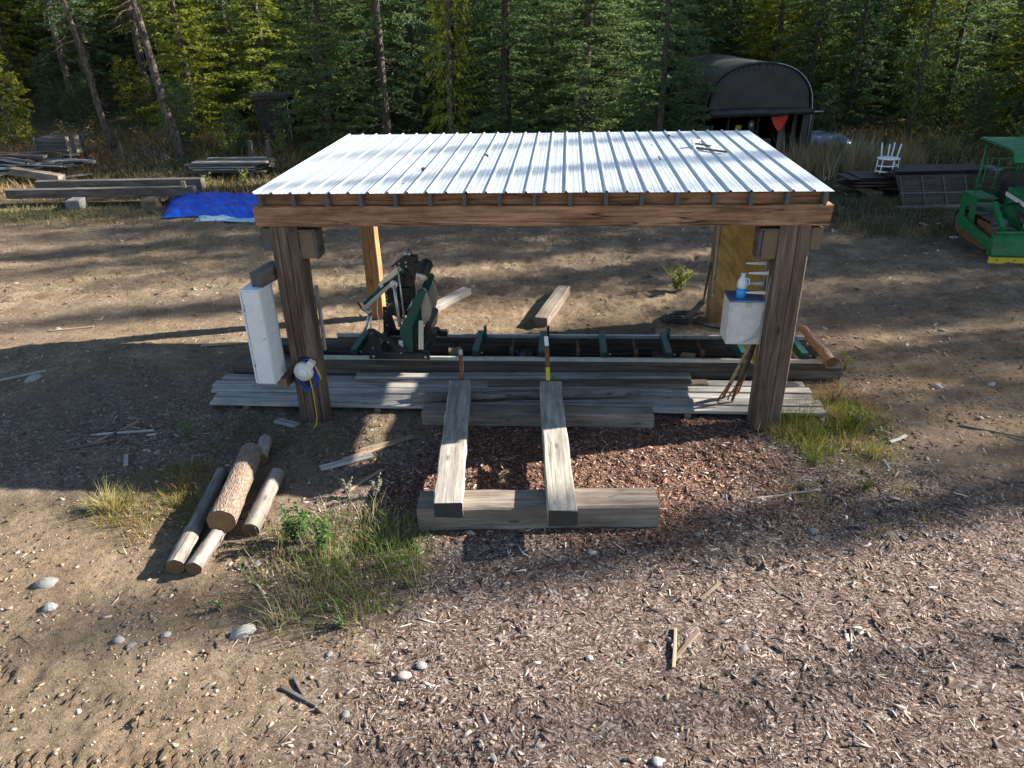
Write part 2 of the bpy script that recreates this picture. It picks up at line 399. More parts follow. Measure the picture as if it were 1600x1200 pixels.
def roof_material():
    mt, n, b = new_mat('galvalume_roofing'); tc = N(n, 'ShaderNodeTexCoord')
    def nz(scale, detail, rg=.6):
        mp = N(n, 'ShaderNodeMapping'); mp.inputs['Scale'].default_value = scale; n.links.new(tc.outputs['Object'], mp.inputs[0])
        q = N(n, 'ShaderNodeTexNoise', Scale=1, Detail=detail, Roughness=rg); n.links.new(mp.outputs[0], q.inputs[0]); return q.outputs[0]
    a = nz((28, .6, 1), 5); bb = nz((1.3, 1.1, 1), 6); c3 = nz((30, 26, 1), 5, .7)
    c = ramp(n, a, [(.3, (.46, .50, .52)), (.7, (.60, .63, .64))])
    c = mixc(n, ramp(n, bb, [(.42, (0, 0, 0)), (.7, (.6, .6, .6))]), c, (.42, .41, .38))
    c = mixc(n, ramp(n, c3, [(.62, (0, 0, 0)), (.75, (.55, .55, .55))]), c, (.34, .30, .24))
    n.links.new(c, b.inputs['Base Color']); b.inputs['Metallic'].default_value = .45
    rr = N(n, 'ShaderNodeMapRange'); n.links.new(a, rr.inputs[0]); rr.inputs[3].default_value = .38; rr.inputs[4].default_value = .6
    n.links.new(rr.outputs[0], b.inputs['Roughness']); return mt
M['roofmetal'] = roof_material()

def ground_material():
    mt, n, b = new_mat('yard_dirt'); tc = N(n, 'ShaderNodeTexCoord'); P = tc.outputs['Object']
    def nz(s, d=6, r=.6, dis=0):
        q = N(n, 'ShaderNodeTexNoise', Scale=s, Detail=d, Roughness=r, Distortion=dis); n.links.new(P, q.inputs[0]); return q.outputs[0]
    big, mid, fine, grit = nz(.35, 5), nz(1.6, 7, .68), nz(13, 8, .75), nz(70, 5, .8)
    # crumb pattern: stretched cells of bark shreds and clods
    mp = N(n, 'ShaderNodeMapping'); mp.inputs['Scale'].default_value = (38, 62, 50); mp.inputs['Rotation'].default_value = (0, 0, .5)
    wq = N(n, 'ShaderNodeTexNoise', Scale=3.0, Detail=3); n.links.new(P, wq.inputs[0])
    wa = n.nodes.new('ShaderNodeVectorMath'); wa.operation = 'MULTIPLY_ADD'; n.links.new(wq.outputs['Color'], wa.inputs[0]); wa.inputs[1].default_value = (.5, .5, .5); n.links.new(P, wa.inputs[2])
    n.links.new(wa.outputs[0], mp.inputs[0])
    vo = N(n, 'ShaderNodeTexVoronoi', Scale=1.0, Randomness=1.0); n.links.new(mp.outputs[0], vo.inputs[0])
    cell = vo.outputs['Color']; edge = vo.outputs['Distance']
    cs = N(n, 'ShaderNodeSeparateColor'); n.links.new(cell, cs.inputs[0]); cr = cs.outputs[0]
    dirt = ramp(n, mid, [(.3, (.150, .104, .064)), (.5, (.265, .190, .122)), (.72, (.41, .315, .21))])
    dirt = mixc(n, ramp(n, big, [(.42, (0, 0, 0)), (.62, (.7, .7, .7))]), dirt, (.215, .165, .122))
    sp = ramp(n, fine, [(.28, (.34, .32, .30)), (.48, (1, 1, 1)), (.72, (1.35, 1.30, 1.2))])
    # zone masks carried by the mesh: r = chip litter, g = forest floor and grass, b = red bark bed
    at = N(n, 'ShaderNodeAttribute', attribute_name='col'); sx = N(n, 'ShaderNodeSeparateColor'); n.links.new(at.outputs['Color'], sx.inputs[0])
    chip = ramp(n, cr, [(0, (.050, .034, .027)), (.3, (.135, .092, .072)), (.65, (.245, .178, .145)), (.9, (.38, .30, .255)), (1, (.56, .49, .44))])
    chip = mixc(n, 1.0, chip, ramp(n, fine, [(.3, (.5, .5, .5)), (.55, (1, 1, 1)), (.75, (1.2, 1.2, 1.2))]), 'MULTIPLY')
    redb = ramp(n, cr, [(0, (.045, .022, .015)), (.4, (.13, .062, .040)), (.8, (.23, .125, .085)), (1, (.34, .22, .165))])
    floor = ramp(n, fine, [(.25, (.030, .026, .014)), (.5, (.105, .085, .045)), (.75, (.22, .165, .09))])
    c = mixc(n, sx.outputs[0], mixc(n, 1.0, dirt, sp, 'MULTIPLY'), chip)
    c = mixc(n, sx.outputs[2], c, redb)
    c = mixc(n, sx.outputs[1], c, floor)
    c = mixc(n, 1.0, c, ramp(n, grit, [(.3, (.55, .55, .55)), (.55, (1, 1, 1)), (.75, (1.4, 1.38, 1.3))]), 'MULTIPLY')
    n.links.new(c, b.inputs['Base Color']); b.inputs['Roughness'].default_value = .97; b.inputs['Specular IOR Level'].default_value = .08
    ad = N(n, 'ShaderNodeMath', operation='MULTIPLY_ADD'); n.links.new(cr, ad.inputs[0]); ad.inputs[1].default_value = .35; n.links.new(fine, ad.inputs[2])
    a2 = N(n, 'ShaderNodeMath', operation='MULTIPLY_ADD'); n.links.new(grit, a2.inputs[0]); a2.inputs[1].default_value = .3; n.links.new(ad.outputs[0], a2.inputs[2])
    bump(n, b, a2.outputs[0], 1.0, .06)
    return mt
M['ground'] = ground_material()

# ------------------------------------------------------------------ ground sheet
def axis_lines(a, b, step, lo, hi, g):
    mid = list(np.arange(a, b, step)); L = []; s_ = step; p = a
    while p > lo: s_ *= g; p -= s_; L.append(p)
    Rr = []; s_ = step; p = mid[-1]
    while p < hi: s_ *= g; p += s_; Rr.append(p)
    return np.array(L[::-1]+mid+Rr)
gx = axis_lines(-5.2, 5.2, .036, -260, 260, 1.026); gy = axis_lines(-6.0, 2.0, .036, -120, 320, 1.011)
X, Y = np.meshgrid(gx, gy); xs, ys = X.ravel(), Y.ravel(); Z = H(xs, ys)
nx, ny = len(gx), len(gy)
i0 = (np.arange(ny-1)[:, None]*nx + np.arange(nx-1)[None, :]).ravel()
quads = np.stack([i0, i0+1, i0+1+nx, i0+nx], 1)
def zone_chip(x, y):
    d = np.hypot((x-1.6)/4.6, (y+2.6)/3.6) + .35*(fbm(x*.8, y*.8, 41, 3)-.5)*2
    a = sstep(1.15, .7, d)
    l = sstep(1.1, .6, np.hypot((x+5.3)/2.2, (y+.3)/1.5) + .5*(fbm(x*.9, y*.9, 43, 3)-.5)*2)*.7
    return np.maximum(a, l)
def zone_floor(x, y):
    e = y + 3.5*(fbm(x*.25, y*.25, 47, 3)-.5)*2
    edge = np.where(x < -5, 13.0, np.where(x > 8, 9.5, 17.5))
    edge = 17.5 + (13.0-17.5)*sstep(-4, -9, x) + (9.0-17.5)*sstep(4, 9, x)
    f = sstep(edge-1.5, edge+2.5, e)
    g1 = sstep(1.1, .6, np.hypot((x+1.9)/1.1, (y+2.9)/1.0))*.6
    g2 = sstep(1.1, .6, np.hypot((x-3.9)/1.0, (y-.1)/1.2))*.8
    g3 = sstep(1.2, .6, np.hypot((x+4.4)/1.0, (y+1.9)/.8))*.45
    return np.clip(f+g1+g2+g3, 0, 1)
def zone_red(x, y):
    d = np.hypot((x-.8)/2.6, (y+.9)/1.5) + .4*(fbm(x*1.3, y*1.3, 53, 3)-.5)*2
    return sstep(1.1, .6, d)*.85
gcol = np.stack([zone_chip(xs, ys), zone_floor(xs, ys), zone_red(xs, ys)], 1)
ground = link('ground', np_mesh('ground', np.stack([xs, ys, Z], 1), quads, gcol, True), M['ground'])
tag(ground, 'bare dirt yard with tyre marks running back to the wooded slope', 'ground', kind='structure')

# ------------------------------------------------------------------ timber pieces
_tm = {}
def timber_mesh(L, W, Hh, ch=.008, seed=0, wob=.003):
    key = (round(L, 3), round(W, 3), round(Hh, 3), ch, seed)
    if key in _tm: return _tm[key]
    r = random.Random(seed*977+int(L*100)); wob = wob*(1+min(2.2, Hh*9)); n = max(2, min(17, int(L/.28)+2)); V = []; F = []
    pr = [(-W/2+ch, -Hh/2), (W/2-ch, -Hh/2), (W/2, -Hh/2+ch), (W/2, Hh/2-ch), (W/2-ch, Hh/2), (-W/2+ch, Hh/2), (-W/2, Hh/2-ch), (-W/2, -Hh/2+ch)]
    for i in range(n):
        x = L*i/(n-1); dy, dz = r.uniform(-wob, wob), r.uniform(-wob, wob)*.6
        for (a, b) in pr: V.append((x + (r.uniform(-wob, wob) if i in (0, n-1) else 0), a+dy, b+dz))
    for i in range(n-1):
        for k in range(8): F.append((i*8+k, i*8+(k+1) % 8, (i+1)*8+(k+1) % 8, (i+1)*8+k))
    F += [tuple(range(8))[::-1], tuple(range((n-1)*8, n*8))]
    mb = MB(); mb.add(V, F); me = mb.mesh('timber'); _tm[key] = me; return me
def timber(name, a, b, W, Hh, mat, parent=None, upv=(0, 0, 1), ch=.008, seed=None, roll=0):
    """a, b: centre points of both ends (world, or parent space)"""
    a, b = Vector(a), Vector(b); d = b-a; L = d.length; d.normalize()
    s_ = Vector(upv).cross(d)
    if s_.length < 1e-3: s_ = Vector((0, 1, 0)).cross(d)
    s_.normalize(); u = d.cross(s_)
    Mr = Matrix((d, s_, u)).transposed()
    if roll: Mr = Mr @ Matrix.Rotation(roll, 3, 'X')
    me = timber_mesh(L, W, Hh, ch, rnd.randrange(1 << 20) if seed is None else seed)
    me = me if not me.materials or me.materials[0] == mat else me.copy()
    if me.materials and me.materials[0] != mat: me.materials.clear()
    o = link(name, me, mat, parent, a, Mr.to_euler())
    return o

# ================================================================== the shelter
sh = thing('timber_shelter', 'open timber sawmill shelter with corrugated metal shed roof on four posts', 'shelter', (0, 0, 0))
def front_post(x0, x1, seams, seed):
    r = random.Random(seed); d = .29; W = x1-x0
    pts = [(0, .012), (.012, 0)]
    for s_ in seams: pts += [(s_-.006, 0), (s_, .022), (s_+.006, 0)]
    pts += [(W-.012, 0), (W, .012), (W, .13), (W-.014, .137), (W, .144), (W, d-.01), (W-.01, d), (.01, d), (0, d-.01), (0, .15), (.014, .143), (0, .136)]
    n = 7; V = []; F = []; k = len(pts); Lh = 2.71     # local X is vertical, Y across, Z back
    for i in range(n):
        z = -.12 + (Lh+.12)*i/(n-1); j1, j2 = r.uniform(-.004, .004), r.uniform(-.004, .004)
        for (a, b) in pts: V.append((z, a+j1, b+j2))
    for i in range(n-1):
        for q in range(k): F.append((i*k+q, i*k+(q+1) % k, (i+1)*k+(q+1) % k, (i+1)*k+q))
    F += [tuple(range(k))[::-1], tuple(range((n-1)*k, n*k))]
    mb = MB(); mb.add(V, F)
    o = link('post', mb.mesh('post'), M['post'], sh)
    mw = Matrix(((0, 1, 0), (0, 0, 1), (1, 0, 0))).to_4x4(); mw.translation = (x0, 0, 0)
    o.matrix_local = mw; return o
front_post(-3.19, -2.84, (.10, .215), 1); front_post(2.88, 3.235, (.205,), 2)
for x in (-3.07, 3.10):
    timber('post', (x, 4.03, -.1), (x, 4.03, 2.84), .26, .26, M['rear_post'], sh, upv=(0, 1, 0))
# beams: front one is two stacked timbers
timber('front_beam', (-3.32, .105, 2.835), (3.41, .105, 2.835), .29, .245, M['beam'], sh, ch=.012)
timber('header_board', (-3.25, .10, 3.035), (3.35, .10, 3.035), .20, .15, M['beam'], sh)
timber('rear_beam', (-3.32, 4.03, 2.97), (3.41, 4.03, 2.97), .26, .26, M['beam'], sh, ch=.012)
timber('rear_header_board', (-3.25, 4.03, 3.17), (3.35, 4.03, 3.17), .18, .13, M['beam'], sh)
# short blocks bolted to both sides of the post heads
for (x0, x1, z0, z1, mt) in ((-3.315, -3.195, 2.40, 2.675, 'rafter'), (-2.835, -2.66, 2.30, 2.64, 'block'), (2.70, 2.875, 2.30, 2.64, 'block'), (3.24, 3.37, 2.41, 2.675, 'block')):
    timber('post_block', ((x0+x1)/2, .03, (z0+z1)/2), ((x0+x1)/2, .27, (z0+z1)/2), x1-x0, z1-z0, M[mt], sh)
for (x0, x1) in ((-2.832, -2.615), (2.655, 2.873)):
    timber('block_cap', ((x0+x1)/2, .005, 2.655), ((x0+x1)/2, .30, 2.655), x1-x0, .022, M['rafter'], sh)
for (x0, x1) in ((-2.655, -2.618), (2.658, 2.697)):
    timber('block_cheek', ((x0+x1)/2, .02, 2.465), ((x0+x1)/2, .28, 2.465), x1-x0, .345, M['rafter'], sh)
# rafters
RS = (3.245-3.118)/4.26
for k in range(17):
    x = -3.19 + k*.4045
    timber('rafter', (x, -.125, 3.040), (x, 4.16, 3.040+.0285*4.28), .045, .155, M['rafter'], sh, ch=.003)
# corrugated sheets, each its own part
def panel_mesh(nr, wlast):
    xs_ = []; p = .2286
    for k in range(nr):
        x = k*p
        xs_ += [(x+.002, .021), (x+.016, .021), (x+.030, 0), (x+.095, 0), (x+.102, .0018), (x+.112, .0018), (x+.119, 0), (x+.155, 0), (x+.162, .0018), (x+.172, .0018), (x+.179, 0), (x+p-.012, 0)]
    x = nr*p
    xs_ += [(x+.002, .021), (x+.016, .021)] if not wlast else [(x, 0)]
    y0, y1 = 0, 4.26
    V = []; n = len(xs_); ysub = 5
    for t in (0, -.0025):
        for j in range(ysub+1):
            yy = y0 + (y1-y0)*j/ysub
            V += [(x, yy, z+t) for x, z in xs_]
    F = []
    off = n*(ysub+1)
    for j in range(ysub):
        for i in range(n-1):
            F.append((j*n+i, j*n+i+1, (j+1)*n+i+1, (j+1)*n+i)); q = off
            F.append((q+j*n+i, q+(j+1)*n+i, q+(j+1)*n+i+1, q+j*n+i+1))
    for i in range(n-1):
        F.append((i, off+i, off+i+1, i+1)); e = ysub*n; F.append((e+i, e+i+1, off+e+i+1, off+e+i))
    for j in range(ysub):
        F.append((j*n, (j+1)*n, off+(j+1)*n, off+j*n)); F.append((j*n+n-1, off+j*n+n-1, off+(j+1)*n+n-1, (j+1)*n+n-1))
    mb = MB(); mb.add(V, F); return mb.mesh('roof_panel')
pm = panel_mesh(4, False); plast = panel_mesh(1, True)
sl = math.atan(.0285)
for k in range(8):
    o = link('roof_panel', pm if k < 7 else plast, M['roofmetal'], sh, (-3.262+k*.9144, -.135 + (.008 if k % 2 else 0), 3.121 + (.0 if k % 2 else .003)), (sl, 0, 0))
scw = MB()
for j in range(5):
    for k in range(29):
        x = -3.262 + k*.2286 + .03; y = .05 + j*1.0
        zz = 3.121 + .0285*(y+.135)
        scw.cyl((x+.04, y, zz), (x+.04, y, zz+.010), .009, .007, 6)
tag(scw.build('roof_screw', M['steel'], sh), kind='stuff')
# plywood wall between the two right posts
timber('wall_panel', (3.04, .30, 1.62), (3.04, 3.88, 1.62), .02, 2.12, M['ply'], sh, ch=.002)
timber('trim_strip', (3.0, 3.87, .50), (3.0, 3.87, 2.66), .05, .045, M['grey'], sh, upv=(0, 1, 0))
timber('blocking', (-2.825, .33, .95), (-2.825, .33, 1.85), .04, .06, M['grey'], sh, upv=(0, 1, 0))

# ---- things on the roof
t = thing('claw_hammer', 'small hammer lying on the right part of the metal roof', 'hammer', (2.26, 2.66, 3.236), (sl, 0, R(-50)))
MB().cyl((0, 0, .02), (.30, 0, .016), .014, .012, 8).build('handle', M['old'], t)
MB().box((-.0, 0, .045), (.05, .13, .055)).cyl((0, .06, .045), (0, .10, .045), .03, n=8).build('head', M['steel'], t, bevel=.006)
s_ = MB().bar((2.26, 2.46, 3.225), (2.62, 2.10, 3.215), .03, .025).build('wood_stick', M['old']); tag(s_, 'dark short stick lying beside the hammer on the roof', 'stick')
def cone_mesh(seed):
    r = random.Random(seed); mb = MB(); n = 8
    for i in range(26):
        t_ = i/26; a = i*2.4; rr = .030*math.sin(math.pi*(.15+.8*t_))
        mb.box((rr*math.cos(a), rr*math.sin(a), -.05+.11*t_), (.03, .022, .010), (0, -.6, a))
    return mb.mesh('pine_cone')
cm = cone_mesh(1)
for (x, y, lb) in ((2.0, 3.55, 'dark pine cone near the rear edge of the metal roof'), (-.72, 2.05, 'small pine cone lying mid roof left of centre'), (-1.46, 1.15, 'small pine cone on the front left of the metal roof')):
    o = link('pine_cone', cm, M['old'], None, (x, y, 3.143+.0285*(y+.135)), (R(90), 0, x*3), (.55, .55, .55)); tag(o, lb, 'pine cone', 'pine cones on the roof')

# ================================================================== left post fittings
t = thing('white_cabinet', 'tall narrow white cabinet fixed beside the left front post', 'cabinet', (-3.42, -.13, .74))
MB().bbox(-.125, .125, -.20, .20, 0, 1.27).build('body', M['white'], t, bevel=.01)
MB().bbox(-.132, -.108, -.216, -.2035, .02, 1.25).bbox(-.098, .118, -.222, -.2035, .02, 1.25).build('door', M['white'], t, bevel=.004)
for z in (.25, 1.0): MB().cyl((-.095, -.222, z), (-.095, -.222, z+.09), .008, n=8).build('hinge', M['steel'], t)
MB().cyl((.09, -.222, .64), (.09, -.236, .64), .012, n=10).build('latch', M['steel'], t)
b1 = timber('timber_block', (-3.36, -.22, 2.105), (-3.26, .20, 2.125), .15, .19, M['rafter']); tag(b1, 'short dark timber block sitting on the white cabinet', 'block')
b2 = timber('support_block', (-3.285, -.16, .672), (-3.235, .28, .672), .13, .13, M['post']); tag(b2, 'brown support block under the white cabinet', 'block')

t = thing('cord_reel', 'cream retractable cord reel hanging on the left front post', 'cord reel', (-2.985, -.012, .86))
Mx = Matrix.Rotation(R(90), 3, 'X') @ Matrix.Rotation(0, 3, 'Z')
MB().lathe([(.02, -.0), (.115, .0), (.128, .02), (.132, .06), (.126, .10), (.10, .125), (.03, .135)], (-.01, -.02, -.04), 24, M=Mx).build('case', M['cream'], t)
MB().lathe([(.02, 0), (.07, .0), (.066, .01), (.02, .012)], (-.01, -.153, -.04), 20, M=Mx).build('side_cap', M['plastic'], t)
MB().box((.085, -.085, .05), (.10, .11, .13), (0, R(35), 0)).build('cord_outlet', M['cream'], t, bevel=.015)
MB().box((.135, -.085, .055), (.02, .055, .05), (0, R(35), 0)).build('cord_guide', M['black'], t)
MB().bbox(-.06, .06, -.03, .012, -.12, .12).build('bracket', M['black'], t)
MB().tube([(.145, -.09, .05), (.185, -.11, -.02), (.205, -.10, -.10), (.20, -.09, -.15)], .011, 8).build('plug_tail', M['cord_y'], t)
MB().tube([(.07, -.13, -.12), (.085, -.13, -.3), (.08, -.12, -.5), (.085, -.12, -.7), (.06, -.14, -.82), (.02, -.20, -.86)], .008, 8).build('hanging_cord', M['cord_y'], t)
mb = MB()
r = random.Random(4)
for k in range(7):
    ph = r.uniform(0, 6); cx, cz = r.uniform(-.02, .02), r.uniform(-.05, .03)
    pts = [(.02+cx + (.125+.02*math.sin(3*a+ph))*math.cos(a), -.04-.014*k*.5, -.10+cz + (.20+.02*math.sin(2*a+ph))*math.sin(a)) for a in np.linspace(0, 6.283, 25)]
    mb.tube(pts, .0065, 6, False)
o = mb.build('cable_coil', M['cord_b'], None, (-2.985, -.012, .86)); tag(o, 'blue cable coil looped behind the cream cord reel', 'cable')

# ================================================================== right post fittings
t = thing('wall_box', 'scuffed white wooden box mounted on the right front post', 'box', (2.675, .36, 1.15))
MB().bbox(-.225, .20, -.19, .19, 0, .56).build('body', M['boxwhite'], t, bevel=.006)
MB().bbox(-.235, .20, -.20, .20, .5625, .585).build('lid', M['bluetop'], t, bevel=.004)
MB().bbox(-.20, .19, -.2005, -.1925, .02, .54).build('front_panel', M['boxwhite'], t, bevel=.003)
for (x, z) in ((-.18, .04), (.17, .04), (-.18, .52), (.17, .52)): MB().cyl((x, -.201, z), (x, -.206, z), .008, n=8).build('screw', M['steel'], t)
MB().bbox(-.03, .03, -.208, -.2008, .50, .56).build('hasp', M['steel'], t)
t = thing('fluid_jug', 'clear jug half full of blue fluid standing on the white box', 'jug', (2.60, .30, 1.735))
MB().lathe([(.052, 0), (.062, .008), (.063, .06), (.061, .125)], (0, 0, 0), 20).build('fluid', M['fluid'], t)
MB().lathe([(.061, .1255), (.062, .18), (.058, .215), (.042, .25), (.028, .268), (.026, .285)], (0, 0, 0), 20).build('bottle', M['jug'], t)
MB().lathe([(.030, .285), (.030, .31), (.027, .314)], (0, 0, 0), 16).build('cap', M['plastic'], t)
MB().tube([(.05, 0, .15), (.083, 0, .17), (.080, 0, .23), (.045, 0, .25)], .011, 8).build('handle', M['jug'], t)
for k, (z, y, lb) in enumerate(((2.13, .42, 'upper rear'), (2.06, .24, 'upper front'), (1.87, .42, 'lower rear'), (1.81, .24, 'lower front'))):
    mb = MB(); mb.prism([(0, -.015), (0, .028), (-.23, .016), (-.25, .006), (-.23, -.002)], 'y', y-.012, y+.012)
    o = mb.build('shelf_bracket', M['plastic'], None, (2.885, 0, z)); tag(o, 'white pointed shelf bracket, %s of four above the blue jug' % lb, 'bracket', 'white brackets on the right post')
o = timber('bracket_rail', (2.90, .24, 1.10), (2.895, .24, 2.17), .03, .022, M['white'], None, upv=(0, 1, 0)); tag(o, 'white slotted upright strip carrying front brackets on right post', 'strip')
o = timber('bracket_rail', (2.90, .42, 1.76), (2.895, .42, 2.17), .03, .022, M['grey'], None, upv=(0, 1, 0)); tag(o, 'short grey upright strip carrying the rear brackets', 'strip')
mb = MB(); mb.tube([(2.86, .16, 1.62), (2.84, .14, 1.40), (2.76, .135, 1.25), (2.66, .14, 1.19)], .005, 6); mb.tube([(2.865, .15, 1.66), (2.87, .13, 1.45), (2.82, .125, 1.28), (2.68, .13, 1.20)], .004, 6)
mb.tube([(2.885, .15, 2.05), (2.868, .13, 1.7), (2.865, .12, 1.3), (2.868, .13, .98)], .006, 6)
o = mb.build('cable', M['cord_g']); tag(o, 'thin grey cable drooping across the white box on right post', 'cable')
# cant hooks
def cant_hook(base, top, hook, label, mat='block'):
    base, top = Vector(base), Vector(top); d = (top-base).normalized()
    t = thing('cant_hook', label, 'tool', base, group='cant hooks leaning on the right post')
    D = top-base; L = D.length
    MB().tube([d*.28, d*(L*.6), D], [.026, .024, .019], 10).build('handle', M[mat], t)
    MB().tube([d*.0, d*.06, d*.30], [.004, .02, .030], 8).build('metal_socket', M['rust'], t)
    s_ = hook; h0 = d*.34
    MB().tube([h0, h0+Vector((-.05, -.03, -.06))*s_, h0+Vector((-.15, -.08, -.20))*s_, h0+Vector((-.17, -.09, -.27))*s_, h0+Vector((-.12, -.06, -.30))*s_], [.012, .012, .011, .010, .004], 8).build('hook', M['rust'], t)
cant_hook((2.62, .70, .08), (2.87, .42, 1.14), 1, 'leftmost cant hook leaning under the white box, hook on the deck', 'fresh')
cant_hook((2.73, .60, .08), (2.89, .46, 1.12), .8, 'middle cant hook with yellowish handle leaning under the white box')
cant_hook((2.86, .86, .08), (2.92, .50, 1.05), .7, 'dark handled cant hook nearest the right front post', 'old')

# ================================================================== deck of grey planks
t = thing('plank_deck', 'low deck of weathered grey planks under the front of the shelter', 'deck', (0, 0, 0))
xl = [-4.62, -4.66, -4.78, -4.86, -4.80]
for k in range(5):
    y = .405 + k*.198
    timber('plank', (xl[k], y, .078+(.008, -.006, .004, -.008, .006)[k]), (3.92-.01*k+rnd.uniform(-.06, .06), y+rnd.uniform(-.008, .008), .078+(-.004, .006, -.008, .006, 0)[k]), .164, .042, M['grey'], t, ch=.004)
for x in (-4.1, -2.2, 0, 2.1, 3.5): timber('joist', (x, .32, .02), (x, 1.28, .02), .09, .07, M['bed'], t)
# slabs and boards lying on it
for (a, b, W_, Hh, mt, nm, lb) in (
    ((-2.72, 1.20, .135), (2.28, 1.36, .135), .17, .05, 'grey', 'long_board', 'long grey board lying along the deck beside the rail'),
    ((-.70, 1.04, .118), (2.50, 1.17, .118), .16, .035, 'board', 'brown_board', 'brown board lying on the deck in front of the long grey board')):
    tag(timber(nm, a, b, W_, Hh, M[mt]), lb, 'board')
r = random.Random(9); mb = MB(); n = 15
V = []; F = []
for i in range(n):
    x = 3.2*i/(n-1); wv = r.uniform(-.015, .015); ww = .085+r.uniform(-.012, .012)
    V += [(x, -ww+wv, -.05), (x, -ww*.8+wv, .03), (x, wv, .06), (x, ww*.8+wv, .04), (x, ww+wv, -.05)]
for i in range(n-1):
    for k in range(5): F.append((i*5+k, i*5+(k+1) % 5, (i+1)*5+(k+1) % 5, (i+1)*5+k))
F += [(4, 3, 2, 1, 0), tuple((n-1)*5+k for k in range(5))]
mb.add(V, F, True); o = mb.build('slab_wood', M['greylog'], None, (-1.74, .50, .153), (0, 0, R(4.6))); tag(o, 'rounded grey slab of wood lying on the deck behind the skids', 'slab')

# ================================================================== sawmill bed
t = thing('sawmill_bed', 'timber bed carrying the steel sawmill track inside the shelter', 'timber bed', (0, 0, 0))
timber('bed_timber', (-4.72, 1.47, .125), (4.50, 1.60, .125), .20, .20, M['bed2'], t)
timber('bed_timber', (-4.62, 2.36, .125), (4.52, 2.44, .125), .20, .20, M['bed2'], t)
for x in (-4.42, 4.02): timber('cross_timber', (x, 1.60, .125), (x, 2.26, .125), .22, .17, M['bed'], t)
for x in (-2.3, -.2, 1.9): timber('cross_timber', (x, 1.60, .09), (x, 2.26, .09), .2, .14, M['bed'], t)
for x, y in ((-4.2, 1.362),): MB().cyl((x, y+.008, .12), (x, y, .12), .02, n=8).build('bolt_head', M['rust'], t)
t = thing('sawmill_track', 'steel sawmill track with pale front rail and dark green bunks', 'track', (0, 0, .225))
def rail(y, mt):
    mb = MB(); mb.bbox(-3.3, 4.25, y-.004, y+.004, .092, .145); mb.bbox(-3.3, 4.25, y-.022, y+.022, .145, .153)
    o = mb.build('rail', M[mt], t, rot=(0, 0, R(.4)))
    MB().bbox(-3.3, 4.25, y+.006, y+.03, -.002, .143).build('rail_beam', M['bed2'], o); return o
rail(1.42, 'rail'); rail(2.32, 'steel')
for i, x in enumerate((-2.80, -.93, .07, 1.0, 1.96, 3.06, 3.93)):
    m_ = MB().bbox(x-.05, x+.05, 1.49, 2.28, .10, .235); bo = m_.build('bunk', M['green'], t, bevel=.006)
    MB().bbox(x-.055, x+.055, 1.46, 1.488, .0, .20).build('bunk_foot', M['black'], bo)
    if i in (1, 2, 4, 5): MB().bbox(x+.06, x+.10, 2.16, 2.24, .05, .34).build('log_stop', M['green'] if i != 2 else M['black'], bo, bevel=.005)
    MB().cyl((x+.09, 1.52, .155), (x+.09, 1.52, .185), .012, n=8).build('bolt', M['steel'], bo)
for x in (-.40, .62, 1.5, 2.5):   # clamp screws
    MB().cyl((x, 1.75, .06), (x, 2.2, .12), .018, n=8).bbox(x-.03, x+.03, 1.70, 1.78, .0, .16).build('log_clamp', M['rust'], t)
o = MB().tube([(.02, 0, .0), (.05, .01, .05), (.02, .02, .11), (-.01, .02, .09), (0, .02, .07)], .012, 8).build('hook', M['cord_b'], None, (-.35, 1.80, .20)); tag(o, 'small blue hook lying between the rails left of the yellow tool', 'hook')
for (x, y, rz, lb) in ((-1.40, 1.85, .2, 'small pale offcut between the rails right of the sawmill head'), (2.20, 1.80, -.4, 'pale wedge offcut between the rails on the right')):
    tag(timber('wood_offcut', (x, y, .13+.12), (x+.2*math.cos(rz), y+.2*math.sin(rz), .26), .16, .09, M['fresh']), lb, 'offcut')
# slab of bark on the right end
def log(name, a, b, r0, r1, mat, label, seed, cat='log', wob=.02, rings=14, seg=18, cutmat=None, group=None, knot=True):
    a, b = Vector(a), Vector(b); d = b-a; L = d.length; r = random.Random(seed)
    V = []; F = []; prof = [1+r.uniform(-.06, .06) for _ in range(seg)]
    for i in range(rings):
        t_ = i/(rings-1); rr = r0+(r1-r0)*t_; oy, oz = r.uniform(-wob, wob)*rr, r.uniform(-wob, wob)*rr
        prof = [p*.7+.3*(1+r.uniform(-.16, .16)) for p in prof]
        for k in range(seg):
            an = 2*math.pi*k/seg
            V.append((L*t_, oy+rr*prof[k]*math.cos(an), oz+rr*prof[k]*math.sin(an)))
    for i in range(rings-1):
        for k in range(seg): F.append((i*seg+k, i*seg+(k+1) % seg, (i+1)*seg+(k+1) % seg, (i+1)*seg+k))
    mb = MB(); mb.add(V, F, True); mb.add([], [])
    e0 = V[:seg]; e1 = V[-seg:]
    dd = d.normalized(); s2 = Vector((0, 0, 1)).cross(dd).normalized(); u3 = dd.cross(s2)
    rot = Matrix((dd, s2, u3)).transposed().to_euler()
    o = link(name, mb.mesh(name), mat, None, a, rot); tag(o, label, cat, group)
    for E_, sg in ((e0, -1), (e1, 1)):
        c = sum((Vector(p) for p in E_), Vector())/seg
        m2 = MB(); vs_ = [tuple(p) for p in E_] + [tuple(c+(Vector(p)-c)*.5+Vector((r.uniform(-.003, .003), 0, 0))) for p in E_] + [tuple(c)]
        fs = [(k, (k+1) % seg, seg+(k+1) % seg, seg+k) for k in range(seg)] + [(seg+k, seg+(k+1) % seg, 2*seg) for k in range(seg)]
        m2.add(vs_, fs); link('cut_end', m2.mesh('cut_end'), cutmat or M['cut'], o)
    return o
log('slab_log', (4.10, 2.25, .545), (4.24, 1.26, .42), .055, .085, M['logbark'], 'split bark-covered pole lying over the right end of the track', 5, rings=12, wob=.2)

